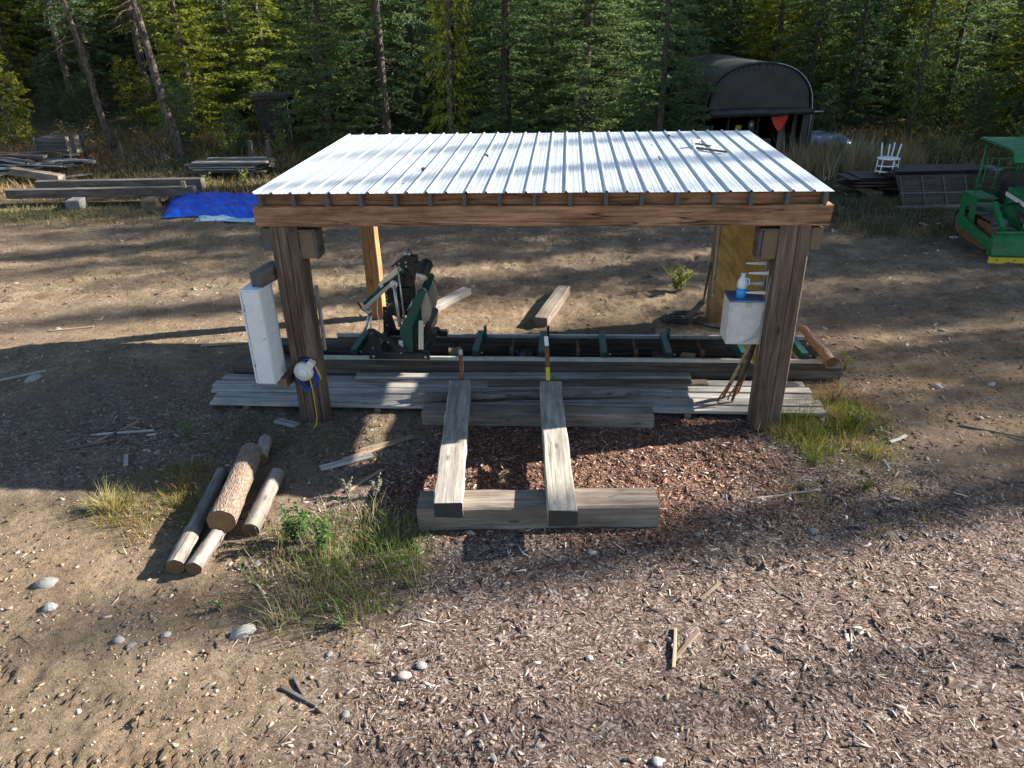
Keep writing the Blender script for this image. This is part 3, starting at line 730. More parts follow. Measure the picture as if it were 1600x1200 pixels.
# ================================================================== sawmill head
t = thing('band_sawmill', 'black and green portable band sawmill head standing on the track', 'sawmill', (0, 0, 0))
def plate(poly, y0, y1, name, mat, bevel=.004): return MB().prism(poly, 'y', y0, y1).build(name, M[mat], t, bevel=bevel)
for (y, nm) in ((1.30, 'front'), (2.24, 'rear')):
    dz = 0
    p = plate([(-2.52, .37), (-1.60, .37), (-1.60, .47), (-2.30, .47), (-2.33, .62), (-2.40, .86), (-2.49, .86)], y, y+.03, 'side_frame', 'black')
    p2 = MB().prism([(-2.46, .86), (-2.38, .86), (-1.93, .53), (-1.97, .47), (-2.05, .47)], 'y', y-.012, y-.002).build('brace_plate', M['black'], t, bevel=.003)
    for (x, z) in ((-2.45, .42), (-1.66, .42)):
        w_ = MB().cyl((x, y+.05, z+.015), (x, y+.11, z+.015), .055, n=18).build('wheel', M['rubber'], t)
        MB().cyl((x, y-.012, z), (x, y+.0, z), .022, n=12).build('axle_bolt', M['steel'], w_)
    for (x, z) in ((-2.44, .80), (-2.44, .56), (-2.02, .49), (-2.2, .66)):
        MB().cyl((x, y-.03, z), (x, y, z), .011, n=8).build('bolt', M['steel'], t)
MB().bbox(-2.48, -2.38, 1.34, 2.24, .42, .50).build('cross_tube', M['black'], t, bevel=.005)
MB().bbox(-1.72, -1.62, 1.34, 2.24, .42, .50).build('cross_tube', M['black'], t, bevel=.005)
# green masts, front and rear
for y in (1.36, 2.12):
    MB().prism([(-2.06, .375), (-1.88, .375), (-1.84, .90), (-1.70, 1.42), (-1.62, 1.47), (-1.60, 1.44), (-1.70, .98), (-1.72, .90), (-1.70, .375) if 0 else (-1.78, .375), (-1.80, .37), (-2.06, .37)] if 0 else
               [(-2.03, .38), (-1.86, .38), (-1.84, .86), (-1.60, 1.40), (-1.65, 1.45), (-1.72, 1.42), (-1.96, .94), (-2.03, .86)], 'y', y, y+.07).build('mast', M['green'], t, bevel=.006)
    MB().prism([(-1.77, .52), (-1.69, .52), (-1.66, .98), (-1.73, .98)], 'y', y-.02, y-.004).build('slide_bar', M['fresh'] if 0 else M['lens'], t, bevel=.003)
    MB().bbox(-2.06, -2.00, y-.02, y-.003, .45, .66).build('scale_plate', M['plastic'], t)
# blade wheel guards (polished half discs) seen nearly edge-on
for (y, dy) in ((1.62, .06), (2.2, .06)):
    pl = [(-1.70 + .115*math.sin(a), 1.10 + .28*math.cos(a)) for a in np.linspace(-.25, math.pi+.25, 16)]
    MB().prism(pl, 'y', y-.06, y+dy).build('blade_guard', M['silver'], t, bevel=.01)
MB().prism([(-1.70, .56), (-1.62, .62), (-1.58, .84), (-1.64, .90), (-1.70, .80)], 'y', 1.5, 2.2).build('blade_cover', M['black'], t, bevel=.01)
# engine
e = MB().bbox(-2.22, -1.86, 1.52, 1.92, .98, 1.42).build('engine_block', M['black'], t, bevel=.03)
for k in range(6): MB().bbox(-2.235, -1.85, 1.50, 1.515, 1.03+k*.06, 1.055+k*.06).build('cooling_fin', M['black'], e)
MB().prism([(-2.20, 1.42), (-1.84, 1.42), (-1.82, 1.66), (-1.96, 1.70), (-2.16, 1.58)], 'y', 1.55, 1.90).build('engine_cover', M['black'], t, bevel=.02)
MB().lathe([(.02, 0), (.11, 0), (.12, .03), (.10, .06), (.02, .065)], (-2.08, 1.515, 1.15), 20, M=Mx).build('recoil_starter', M['black'], t)
MB().lathe([(.0, 0), (.055, 0), (.055, .08), (.0, .085)], (-2.0, 1.80, .96), 14).build('oil_filter', M['rubber'], t)
MB().bar((-2.13, 1.50, .93), (-1.98, 1.50, .93), .03, .03).bar((-2.18, 1.47, 1.18), (-2.06, 1.47, 1.20), .03, .04).build('throttle_lever', M['plastic'], t)
# lift posts
for (x, y) in ((-2.02, 1.42), (-1.94, 1.42)):
    MB().cyl((x-.015, y, .86), (x-.045, y, 1.50 if x < -2 else 1.78), .026 if x < -2 else .014, n=12).build('lift_post', M['silver'], t)
MB().lathe([(.015, 0), (.06, 0), (.06, .03), (.015, .032)], (-2.07, 1.44, 1.51), 18, M=Mx).build('pulley', M['cream'], t)
# top bracket and arms
MB().prism([(-2.12, 1.74), (-1.90, 1.92), (-1.72, 1.90), (-1.72, 1.70), (-1.80, 1.55), (-1.86, 1.70), (-1.90, 1.74)], 'y', 1.50, 1.62).build('top_bracket', M['black'], t, bevel=.008)
MB().lathe([(.0, 0), (.05, 0), (.05, .10), (.0, .10)], (-1.86, 1.63, 1.92), 14, M=Mx).build('crank_knob', M['silver'], t)
for (x, z) in ((-1.98, 1.80), (-1.88, 1.82), (-1.88, 1.76), (-2.04, 1.76)):
    MB().cyl((x, 1.485, z), (x, 1.505, z), .014, n=8).build('bolt', M['steel'], t)
MB().bar((-1.92, 1.55, 1.72), (-2.56, 1.55, 1.16), .09, .11, (0, 1, 0)).build('upper_arm', M['green'], t, bevel=.006)
MB().bar((-1.96, 1.53, 1.74), (-2.30, 1.53, 1.46), .07, .115, (0, 1, 0)).build('arm_plate', M['lens'], t, bevel=.006)
MB().bar((-2.12, 1.47, 1.50), (-2.56, 1.47, 1.12), .05, .08, (0, 1, 0)).build('push_arm', M['silver'], t, bevel=.006)
MB().prism([(-2.24, 1.50), (-1.96, 1.66), (-1.92, 1.58), (-2.16, 1.40)], 'y', 1.44, 1.50).build('arm_bracket', M['black'], t, bevel=.005)
MB().tube([(-2.58, 1.5, 1.14), (-2.50, 1.5, 1.03), (-2.48, 1.5, 1.10)], .035, 10).build('arm_elbow', M['steel'], t)
MB().tube([(-2.66, 1.50, 1.20), (-2.60, 1.5, 1.10), (-2.48, 1.48, 1.02)], .018, 8).build('throttle_grip', M['black'], t)
MB().tube([(-2.50, 1.5, 1.04), (-2.55, 1.46, .86), (-2.61, 1.44, .72)], [.018, .022, .024], 10).build('push_handle', M['steel'], t)
MB().tube([(-2.46, 1.45, 1.0), (-2.48, 1.42, .9), (-2.47, 1.40, .80)], .016, 8).build('push_rod', M['plastic'], t)
MB().tube([(-2.36, 1.55, 1.30), (-2.38, 1.5, 1.05), (-2.34, 1.45, .9), (-2.36, 1.42, .78)], .008, 6).build('control_cable', M['plastic'], t)
# lamp
dv = Vector((.16, .34, .40)).normalized(); rotl = dv.to_track_quat('Z', 'Y').to_matrix()
MB().lathe([(.02, .0), (.085, .0), (.09, .06), (.095, .20), (.07, .24), (.02, .25)], (-1.63, 1.36, 1.66), 14, smooth=False, M=rotl).build('lamp_housing', M['black'], t)
MB().lathe([(.001, -.07), (.045, -.06), (.078, -.025), (.085, .004)], (-1.63, 1.36, 1.655), 20, M=rotl).build('lamp_lens', M['lens'], t)
mb = MB()
for a in (0, math.pi/2):
    mb.tube([rotl @ Vector((.092*math.cos(a)*math.cos(q), .092*math.sin(a)*math.cos(q), -.085*math.sin(q))) + Vector((-1.63, 1.36, 1.655)) for q in np.linspace(0, math.pi, 11)], .004, 6)
mb.build('lamp_guard', M['steel'], t)
MB().box((-1.70, 1.50, 1.76), (.12, .10, .12)).build('lamp_bracket', M['black'], t)
MB().tube([(-1.80, 1.40, 1.30), (-1.84, 1.38, 1.20), (-1.90, 1.40, 1.12)], .012, 8).build('lock_lever', M['steel'], t)
MB().bbox(-1.60, -1.46, 2.20, 2.30, .37, .47).build('rear_bumper', M['black'], t, bevel=.01)

# ================================================================== loading skids
f0 = timber('front_sill', (-1.13, -2.13, .135), (1.42, -1.96, .135), .36, .29, M['sill'], ch=.02); tag(f0, 'heavy weathered timber sill under the front ends of the skids', 'timber')
f1 = timber('inner_sill', (-1.50, .11, .095), (1.60, .125, .095), .27, .22, M['sill'], ch=.02); tag(f1, 'weathered timber sill lying along the deck edge under the skids', 'timber')
f2 = timber('skid_beam', (-.765, -2.45, .378), (-1.045, .56, .305), .295, .19, M['skid'], ch=.012); tag(f2, 'left of the two sloping skid beams, with plain brown stake behind', 'skid beam', 'loading skids')
f3 = timber('skid_beam', (.41, -2.52, .378), (.22, .56, .305), .295, .19, M['skid'], ch=.012); tag(f3, 'right of the two sloping skid beams, next to the yellow stake', 'skid beam', 'loading skids')
t = thing('log_stake', 'short rusty flat stake standing behind the left skid beam', 'stake', (-1.02, .60, .10))
MB().bar((0, 0, -.02), (0, .02, .66), .055, .02, (0, 1, 0)).build('stake_bar', M['rust'], t); MB().bar((0, .02, .662), (0, .024, .74), .054, .019, (0, 1, 0)).build('stake_tip', M['steel'], t)
t = thing('log_stake', 'taller stake with yellow painted foot behind the right skid beam', 'stake', (.19, .60, .10))
MB().bar((.0, 0, .30), (-.005, 0, .50), .058, .024, (0, 1, 0)).build('yellow_section', M['yellow'], t)
MB().bar((0, 0, -.02), (.0, 0, .298), .05, .022, (0, 1, 0)).build('lower_bar', M['black'], t)
MB().bar((.0, -.003, .06), (-.005, -.003, .24), .058, .024, (0, 1, 0)).build('yellow_section', M['yellow'], t)
MB().bar((-.005, 0, .502), (-.02, 0, .82), .055, .022, (0, 1, 0)).build('rusty_section', M['rust'], t)
MB().bar((-.02, 0, .822), (-.03, 0, .96), .055, .022, (0, 1, 0)).build('pale_tip', M['plastic'], t)

# ================================================================== log pile, left foreground
log('log', (-3.40, -3.10, .09), (-3.66, -1.42, .10), .092, .068, M['greylog'], 'long thin grey log at the left of the small log pile', 11, group='small log pile')
log('log', (-3.205, -3.12, .09), (-3.22, -2.05, .085), .082, .075, M['greylog'], 'short grey log in front, under the big log', 12, group='small log pile')
log('log', (-3.14, -2.56, .235), (-3.40, -1.12, .20), .145, .13, M['logbark'], 'thickest reddish bark-covered log on top of the small pile', 13, group='small log pile')
log('log', (-2.88, -2.50, .09), (-2.99, -1.42, .09), .092, .088, M['greylog'], 'peeling grey log at the right of the small pile', 14, group='small log pile')
log('log', (-3.31, -1.12, .10), (-3.42, -.66, .10), .085, .08, M['greylog'], 'short grey log end poking out behind the thickest log', 15, group='small log pile')

# ================================================================== pieces lying behind the shelter
tag(timber('squared_timber', (-.02, 3.60, .085), (.40, 5.40, .085), .24, .19, M['sill']), 'squared pale timber lying on the dirt behind the track', 'timber')
tag(timber('weathered_board', (-2.25, 3.95, .07), (-1.55, 5.30, .09), .20, .13, M['grey']), 'grey board lying on the dirt behind the sawmill head', 'board')
mb = MB(); r = random.Random(21)
for q in range(3):
    mb.tube([(2.45+.30*math.cos(a)+.05*q, 3.95+.22*math.sin(a)+.04*q, gz(2.5, 3.9)+.035+.012*q) for a in np.linspace(.3, 6.0, 22)], .018, 8)
mb.tube([(2.70, 3.80, .03), (3.0, 3.55, .035), (3.3, 3.45, .035), (3.6, 3.2, .03), (3.75, 2.8, .03)], .018, 8)
tag(mb.build('hose', M['cord_k']), 'black hose coiled on the dirt by the right rear post', 'hose')
t = thing('peavey_bar', 'dark flat bar leaning on the right rear post', 'bar', (2.55, 3.86, .02))
MB().bar((0, 0, 0), (.33, .10, .36), .10, .03, (0, 1, 0)).build('blade', M['old'], t); MB().bar((.33, .10, .362), (.40, .16, 1.05), .035, .03, (0, 1, 0)).build('handle', M['old'], t)

# ================================================================== left background: timbers, tarp, piles, outhouse
def gtimber(name, a, b, z, W_, Hh, mt, label=None, cat='timber', group=None, parent=None, roll=0):
    o = timber(name, (a[0], a[1], z+Hh/2), (b[0], b[1], z+Hh/2), W_, Hh, M[mt], parent, roll=roll)
    return tag(o, label, cat, group) if label else o
zb = lambda x, y: gz(x, y)
for (x, y, lb, mt, sz) in ((-14.9, 13.35, 'square concrete-grey block under the left of the long timbers', 'rock', .34), (-12.5, 13.4, 'pale wooden block under the right of the long timbers', 'block', .32)):
    o = MB().box((0, 0, .14), (.42, sz+.3, .30), (0, 0, .2)).build('support_block', M[mt], None, (x, y, zb(x, y)), bevel=.02); tag(o, lb, 'block')
gtimber('long_timber', (-17.3, 13.65), (-11.35, 14.05), zb(-14, 13.8)+.27, .28, .27, 'old', 'front one of two long dark timbers left of the blue tarp')
gtimber('long_timber', (-16.6, 14.15), (-11.25, 14.50), zb(-14, 14)+.38, .30, .32, 'old', 'rear, higher one of two long dark timbers left of the tarp')
tag(gtimber('stake', (-11.62, 13.82), (-11.50, 13.84), zb(-11.6, 14)+.56, .16, .20, 'fresh'), 'small orange wood block on the end of the long timbers', 'block')
# blue tarp over something low
def tarp():
    nx_, ny_ = 110, 70; xs_ = np.linspace(0, 1, nx_); ys_ = np.linspace(0, 1, ny_); A, B = np.meshgrid(xs_, ys_)
    x = -11.3 + A*4.2 - 1.4*B + .1*(fbm(A*5, B*5, 3)-.5); y = 11.75 + B*3.4 + .25*np.sin(A*7) * (1-B)
    e = np.minimum.reduce([A*7, (1-A)*3.2, B*5, (1-B)*3.0]); e = np.clip(e, 0, 1)
    z = .17*sstep(0, .9, e)*(.75+.5*fbm(A*3, B*3, 5, 3)) + .10*(fbm(A*9+B*4, B*7, 9, 3)-.4)*(.3+e) + .05*np.abs(np.sin(A*23+B*9+5*fbm(A*4, B*4, 2)))*sstep(0, .4, e)
    z = z + .035*np.abs(np.sin(A*41+6*fbm(A*6, B*6, 8)+B*13))*sstep(0, .3, e) + .03*(fbm(A*22, B*16, 19, 3)-.45)
    z = z - .16*np.exp(-(((A-.26)/.10)**2+((B-.16)/.09)**2)) + .03
    z = np.maximum(z, .03)
    V = np.stack([x.ravel(), y.ravel(), z.ravel()+.02], 1)
    i = (np.arange(ny_-1)[:, None]*nx_+np.arange(nx_-1)).ravel(); F = np.stack([i, i+1, i+1+nx_, i+nx_], 1)
    return V, F
V, F = tarp(); o = link('blue_tarp', np_mesh('blue_tarp', V, F, None, True), M['tarp']); tag(o, 'crumpled bright blue tarp lying on the ground behind the left post', 'tarp')
md = o.modifiers.new('thickness', 'SOLIDIFY'); md.thickness = .006
A, B = np.meshgrid(np.linspace(0, 1, 26), np.linspace(0, 1, 8))
xx = -10.2 + A*3.2; yy = 11.42 + .40*B + .08*np.sin(A*9); zz = .035+.09*B*fbm(A*7, B*3, 4, 3)+.05*np.abs(np.sin(A*17+B*4))*B
i = (np.arange(7)[:, None]*26+np.arange(25)).ravel()
o2 = link('tarp_fold', np_mesh('tarp_fold', np.stack([xx.ravel(), yy.ravel(), zz.ravel()], 1), np.stack([i, i+1, i+27, i+26], 1), None, True), M['tarp_under'], o); o2.matrix_parent_inverse = Matrix.Identity(4)
md = o2.modifiers.new('thickness', 'SOLIDIFY'); md.thickness = .006
# heap of weathered boards at the far left
r = random.Random(31); hp = []
t = thing('lumber_heap', 'jumbled heap of weathered grey boards at the far left', 'lumber heap', (-20.6, 19.4, zb(-20.6, 19.4)))
for k in range(46):
    L = r.uniform(1.2, 3.4); a = r.gauss(.05, .38) + (math.pi if r.random() < .5 else 0); lay = k/46
    rad = 2.3*(1-lay*.75); cx, cy = r.uniform(-rad, rad), r.uniform(-rad*.5, rad*.5)
    z = .08+lay*.85*max(.15, 1-(abs(cx)/3.2)); d = Vector((math.cos(a)*L/2, math.sin(a)*L/2, r.uniform(-.10, .10)*L/2))
    timber('board', Vector((cx, cy, z))-d, Vector((cx, cy, z))+d, r.uniform(.14, .26), r.uniform(.03, .09), M[r.choice(['grey', 'grey', 'bed', 'old', 'old'])], t, seed=k % 8, roll=r.uniform(-.25, .25))
tag(timber('heap_timber', (-20.1, 17.75, .42), (-18.0, 17.35, .20), .34, .26, M['sill']), 'thick pale squared timber lying against the front of the board heap', 'timber')
t = thing('slatted_crate', 'dark wooden crate standing behind the board heap', 'crate', (-20.35, 21.1, zb(-20.3, 21.1)+.55))
for k in range(4): MB().bbox(-.65, .65, -.55, -.52, .03+k*.17, .17+k*.17).build('slat', M['old'], t)
MB().bbox(-.62, .62, -.5, .5, 0, .70).build('crate_body', M['old'], t)
for x in (-.66, .66): MB().bbox(x-.04, x+.04, -.58, -.50, -.55, .74).bbox(x-.04, x+.04, .50, .58, -.55, .74).build('corner_post', M['old'], t)
# stacked planks near the outhouse
t = thing('plank_stack', 'neat stack of grey planks on bearers in front of the outhouse', 'plank stack', (-12.15, 18.9, zb(-12.1, 18.9)))
for x in (-.9, .9): timber('bearer', (x, -.6, .09), (x, .6, .09), .16, .18, M['old'], t)
for lay in range(5):
    for q in range(4):
        L = rnd.uniform(2.2, 3.0); ox = rnd.uniform(-.25, .25); yq = -.5+q*.30+rnd.uniform(-.03, .03); zq = .215+lay*.085
        timber('plank', (-L/2+ox, yq, zq), (L/2+ox, yq+rnd.uniform(-.08, .08), zq+rnd.uniform(-.01, .02)), .25, .055, M[rnd.choice(['grey', 'bed', 'old', 'bed'])], t, seed=q)
for x in (.45, 1.15): timber('stack_post', (x, .75, -.1), (x, .75, 1.15), .14, .14, M['old'], t, upv=(0, 1, 0))
# outhouse
ox, oy = -12.95, 26.0
t = thing('outhouse', 'small dark wooden outhouse with brush on its roof among the trees', 'outhouse', (ox, oy, zb(ox, oy)-.05), (0, 0, R(6)))
for k in range(8):
    MB().bbox(-.72+k*.18, -.72+k*.18+.172, -.70-.004*(k % 2), -.66, 0, 2.12+.02*(k % 3)).build('plank', M['dark'], t)
MB().bbox(-.71, .71, .66, .70, 0, 2.0).build('rear_wall', M['dark'], t)
for x in (-.72, .70): MB().bbox(x, x+.03, -.655, .655, 0, 2.05).build('side_wall', M['dark'], t)
timber('corner_board', (.76, -.72, 0), (.76, -.72, 2.1), .05, .09, M['grey'], t, upv=(0, 1, 0))
MB().box((0, 0, 2.16), (1.75, 1.75, .06), (R(4), 0, 0)).build('roof', M['dark'], t)
mb = MB(); r = random.Random(5)
for k in range(130):
    x, y = r.uniform(-.9, .9), r.uniform(-.95, .8); a = r.uniform(0, 6.28); L = r.uniform(.15, .5)
    mb.tube([(x, y, 2.20+r.uniform(0, .08)), (x+L*.5*math.cos(a), y+L*.5*math.sin(a), 2.24+r.uniform(0, .1)), (x+L*math.cos(a), y+L*math.sin(a), 2.18+r.uniform(-.1, .1))], [.010, .008, .003], 4)
tag(mb.build('roof_debris', M['twig'], t), kind='stuff')

# ================================================================== right background: tent, sheets, chair, dozer
tx0, tx1, ty0, ty1 = 5.50, 9.30, 20.3, 31.5
tz = zb(7.4, 21)
t = thing('storage_tent', 'black arched storage tent with rolled-up front door', 'tent', ((tx0+tx1)/2, ty0, tz))
def arch(w_, leg, top, n=24):
    P = [(-w_, 0)]; 
    for a in np.linspace(math.pi, 0, n): P.append((w_*math.copysign(abs(math.cos(a))**.85, math.cos(a)), leg+(top-leg)*math.sin(a)**.9))
    P.append((w_, 0)); return P
hw = (tx1-tx0)/2
A1 = arch(hw, 1.95, 3.55); n = len(A1); V = []; F = []; r = random.Random(2)
ny_ = 13
for j in range(ny_):
    y = (ty1-ty0)*j/(ny_-1); sag = .05*math.sin(math.pi*((j % 3)/3.0))
    for (x, z) in A1: V.append((x*(1-sag*.4), y, z-sag*(z > 1)+r.uniform(-.008, .008)))
for j in range(ny_-1):
    for i in range(n-1): F.append((j*n+i, j*n+i+1, (j+1)*n+i+1, (j+1)*n+i))
mb = MB(); mb.add(V, F, True); o = mb.build('cover', M['tent'], t); md = o.modifiers.new('thick', 'SOLIDIFY'); md.thickness = .012
mb = MB(); b_ = [(x*.985, z-.02 if z > 1 else z) for x, z in A1]
mb.tube([(x*1.0, -.02, z) for x, z in A1], .035, 8, smooth=True); mb.build('front_hoop', M['tent'], t)
mb = MB(); mb.tube([(x*1.012, -.055, z+.01) for x, z in A1 if x > .25*hw], .013, 6); mb.build('hoop_edge', M['steel'], t)
# closed upper front panel with folds
pts = [(x*.97, z-.03) for x, z in A1 if z > 1.96]
cen = (0, 2.3); V = [(x, -.03+r.uniform(-.01, .01), z) for x, z in pts]; k0 = len(V)
rings = [(.75, .05), (.5, .07), (.25, .06)]
F = []
base = 1.93
def panel_front():
    nx_, nz_ = 26, 12; V = []; F = []
    for j in range(nz_):
        for i in range(nx_):
            u = -1+2*i/(nx_-1); x = u*hw*.97
            c = max(-1, min(1, abs(u)**(1/.85))); top = 1.95+1.60*max(0.0, math.sin(math.acos(c)))**.9-.03
            z = base+(top-base)*j/(nz_-1)
            V.append((x, -.02+.02*math.sin(u*4+z*2.5)*math.sin(math.pi*j/(nz_-1))+.008*math.sin(u*11-z*6)*math.sin(math.pi*j/(nz_-1)), z))
    for j in range(nz_-1):
        for i in range(nx_-1): F.append((j*nx_+i, j*nx_+i+1, (j+1)*nx_+i+1, (j+1)*nx_+i))
    return V, F
mb = MB(); mb.add(*panel_front(), True); o = mb.build('front_panel', M['tent'], t); md = o.modifiers.new('thick', 'SOLIDIFY'); md.thickness = .01
for sx_ in (-1, 1):
    MB().bbox(sx_*hw*.975-.20, sx_*hw*.975+.20, -.03, -.015, 0, 1.93).build('side_flap', M['tent'], t) if sx_ > 0 else None
rp = [(-hw*.95 + (hw*1.98)*q/14, -.14+.02*math.sin(q*1.7), 1.90-.02*math.sin(q*.9)-.03*(q < 7)) for q in range(15)]
MB().tube(rp, [.15+.02*math.sin(q*2.2)-.03*(q > 9) for q in range(15)], 12).build('rolled_door', M['tent'], t)
MB().cyl((hw*.9, -.14, 1.885), (hw*1.22, -.14, 1.90), .022, n=8).build('roll_pipe', M['steel'], t)
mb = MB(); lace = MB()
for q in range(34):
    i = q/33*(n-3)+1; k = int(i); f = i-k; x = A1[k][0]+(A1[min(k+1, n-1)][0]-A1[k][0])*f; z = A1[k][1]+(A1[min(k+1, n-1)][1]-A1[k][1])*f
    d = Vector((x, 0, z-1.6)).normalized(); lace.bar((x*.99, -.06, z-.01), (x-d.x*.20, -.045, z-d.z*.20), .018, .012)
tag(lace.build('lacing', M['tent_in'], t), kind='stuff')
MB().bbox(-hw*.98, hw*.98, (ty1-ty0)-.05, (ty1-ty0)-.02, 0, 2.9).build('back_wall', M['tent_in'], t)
# stored things inside the tent
def tin(name, mbx, mat, label, cat, loc): 
    o = mbx.build(name, M[mat], None, (t.location.x+loc[0], t.location.y+loc[1], tz+loc[2])); return tag(o, label, cat)
tin('red_panel', MB().prism([(-.28, .55), (.28, .55), (.30, .35), (.10, -.05), (-.02, -.10), (-.2, .15), (-.30, .35)], 'y', 0, .05), 'red', 'red shield-shaped panel hanging inside the black tent', 'panel', (.98, .55, 1.25))
for k, (x, a) in enumerate(((1.05, .10), (1.28, -.12), (1.5, .16))):
    tag(timber('leaning_board', (t.location.x+x, ty0+.5, tz), (t.location.x+x+a, ty0+.9, tz+1.75), .16, .04, M['bed'], None, upv=(0, 1, 0)), ('leftmost', 'middle', 'rightmost')[k]+' of three boards leaning inside the black tent', 'board')
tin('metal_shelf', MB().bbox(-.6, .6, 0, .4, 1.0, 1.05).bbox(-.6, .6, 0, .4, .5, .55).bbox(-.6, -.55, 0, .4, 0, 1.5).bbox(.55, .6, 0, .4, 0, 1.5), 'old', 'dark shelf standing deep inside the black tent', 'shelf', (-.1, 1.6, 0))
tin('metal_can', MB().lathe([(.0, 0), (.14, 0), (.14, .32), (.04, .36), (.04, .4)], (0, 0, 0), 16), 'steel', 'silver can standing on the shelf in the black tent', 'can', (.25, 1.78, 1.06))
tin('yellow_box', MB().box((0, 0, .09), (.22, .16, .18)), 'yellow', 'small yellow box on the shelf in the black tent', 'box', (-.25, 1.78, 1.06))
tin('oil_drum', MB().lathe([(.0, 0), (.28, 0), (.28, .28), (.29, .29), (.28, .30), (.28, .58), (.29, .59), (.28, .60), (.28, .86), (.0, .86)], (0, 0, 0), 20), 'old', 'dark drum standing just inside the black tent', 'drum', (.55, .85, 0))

# crumpled silver cover beside the tent
def lump(name, cx, cy, sx_, sy_, h_, mat, label, cat, seed, nx_=30, ny_=20):
    A, B = np.meshgrid(np.linspace(-1, 1, nx_), np.linspace(-1, 1, ny_)); rr = np.sqrt(A**2+B**2)
    z = h_*np.clip(1-rr**2.2, 0, 1)**.6*(.7+.6*fbm(A*2+5, B*2+5, seed, 3)) + .10*np.abs(np.sin(A*9+B*5+4*fbm(A*3+3, B*3, seed+4)))*np.clip(1-rr, 0, 1)
    V = np.stack([(cx+A*sx_).ravel(), (cy+B*sy_).ravel(), z.ravel()+zb(cx, cy)+.0], 1)
    i = (np.arange(ny_-1)[:, None]*nx_+np.arange(nx_-1)).ravel(); F = np.stack([i, i+1, i+1+nx_, i+nx_], 1)
    keep = (rr.ravel()[F] < 1.0).any(1)
    o = link(name, np_mesh(name, V, F[keep], None, True), M[mat]); md = o.modifiers.new('thick', 'SOLIDIFY'); md.thickness = .01
    return tag(o, label, cat)
lump('silver_cover', 11.0, 24.4, 1.7, .8, .62, 'bluecar', 'crumpled silver-blue cover beside the black tent', 'cover', 3)

# stack of sheets
sx0, sy0 = 11.3, 15.05; sz = zb(sx0, sy0)
t = thing('sheet_stack', 'low stack of brown and grey corrugated sheets on the right', 'sheet stack', (sx0, sy0, sz), (0, 0, R(3)))
for x in (-1.5, 1.4): MB().bbox(x-.1, x+.1, -.7, .7, 0, .22).build('bearer', M['old'], t)
def sheet(L, W_, amp=.018, p=.10):
    n = int(W_/p*4); V = []; F = []
    for s2 in (0, -.004):
        for x in (-L/2, L/2):
            for k in range(n+1): V.append((x, -W_/2+W_*k/n, amp*math.sin(2*math.pi*k/4+.4)+s2))
    m1 = n+1
    for k in range(n): F += [(k, k+1, m1+k+1, m1+k), (2*m1+k, 3*m1+k, 3*m1+k+1, 2*m1+k+1), (k, 2*m1+k, 2*m1+k+1, k+1), (m1+k, m1+k+1, 3*m1+k+1, 3*m1+k)]
    F += [(0, m1, 3*m1, 2*m1), (n, 2*m1+n, 3*m1+n, m1+n)]
    mb = MB(); mb.add(V, F); return mb
r = random.Random(8)
sm1 = sheet(2.9, 1.1).mesh('sheet'); sm2 = sheet(3.2, 1.0).mesh('sheet')
sm1.materials.append(M['sheet_brown']); sm2.materials.append(M['sheet_grey'])
for k in range(9):
    z = .25+k*.042
    link('sheet', sm1, None, t, (-.6+r.uniform(-.35, .25), r.uniform(-.15, .15), z), (r.uniform(-.02, .02), r.uniform(-.015, .015), r.uniform(-.05, .05)))
for k in range(3): link('sheet', sm2, None, t, (.35+.2*k, .02*k, .25+(9+k)*.042), (0, 0, r.uniform(-.03, .03)))
for k in range(2): link('sheet', sm1, None, t, (.15+.15*k, -.15, .25+(12+k)*.042), (0, 0, .02))
# plastic chair upside on the stack
t = thing('plastic_chair', 'white plastic chair lying upside down on the sheet stack', 'chair', (10.15, 14.9, sz+.66), (0, 0, R(15)))
MB().lathe([(.0, .40), (.30, .40), (.33, .43), (.30, .45), (.0, .45)], (0, 0, 0), 22).build('seat', M['white'], t)
for k, a in enumerate((.6, 2.2, 3.9, 5.4)):
    MB().cyl((.22*math.cos(a), .22*math.sin(a), .45), (.27*math.cos(a), .27*math.sin(a), .86), .024, .02, 8).build('leg', M['white'], t)
for z, rr in ((.06, .33), (.22, .31)):
    MB().tube([(rr*math.cos(a), rr*math.sin(a)*.8, z) for a in np.linspace(2.6, 6.8, 16)], .020, 8).build('back_rail', M['white'], t)
for a in (2.8, 3.6, 4.7, 5.8, 6.6): MB().cyl((.33*math.cos(a), .27*math.sin(a), .0), (.30*math.cos(a), .26*math.sin(a), .40), .016, n=8).build('back_slat', M['white'], t)
# mesh panels leaning on the stack
t = thing('grate_panel', 'dark barred steel panel leaning against the sheet stack', 'grate', (10.05, 12.95, zb(10, 12.9)), (0, 0, R(4)))
la = R(50); up_ = Vector((.10, math.sin(la)*.9, math.cos(la)))
for k in range(4): MB().bar(Vector((k*.62, 0, 0)), Vector((k*.62, 0, 0))+up_*1.18, .028, .025, (0, 1, 0)).build('upright_bar', M['old'], t)
for q in (.55,): MB().bar(Vector((-.05, .02, 0))+up_*q, Vector((1.95, .02, 0))+up_*q, .03, .03, (0, 1, 0)).build('cross_bar', M['sheet_grey'], t)
MB().bar(Vector((-.05, .07, .0))+up_*.60, Vector((1.95, .07, .0))+up_*.60, .03, 1.10, up_).build('backing_sheet', M['dark'], t)
tag(timber('grey_plank', (9.75, 12.75, zb(10, 12.7)+.06), (12.3, 13.0, zb(12, 13)+.06), .22, .08, M['bed']), 'grey plank lying at the foot of the barred panel', 'plank')
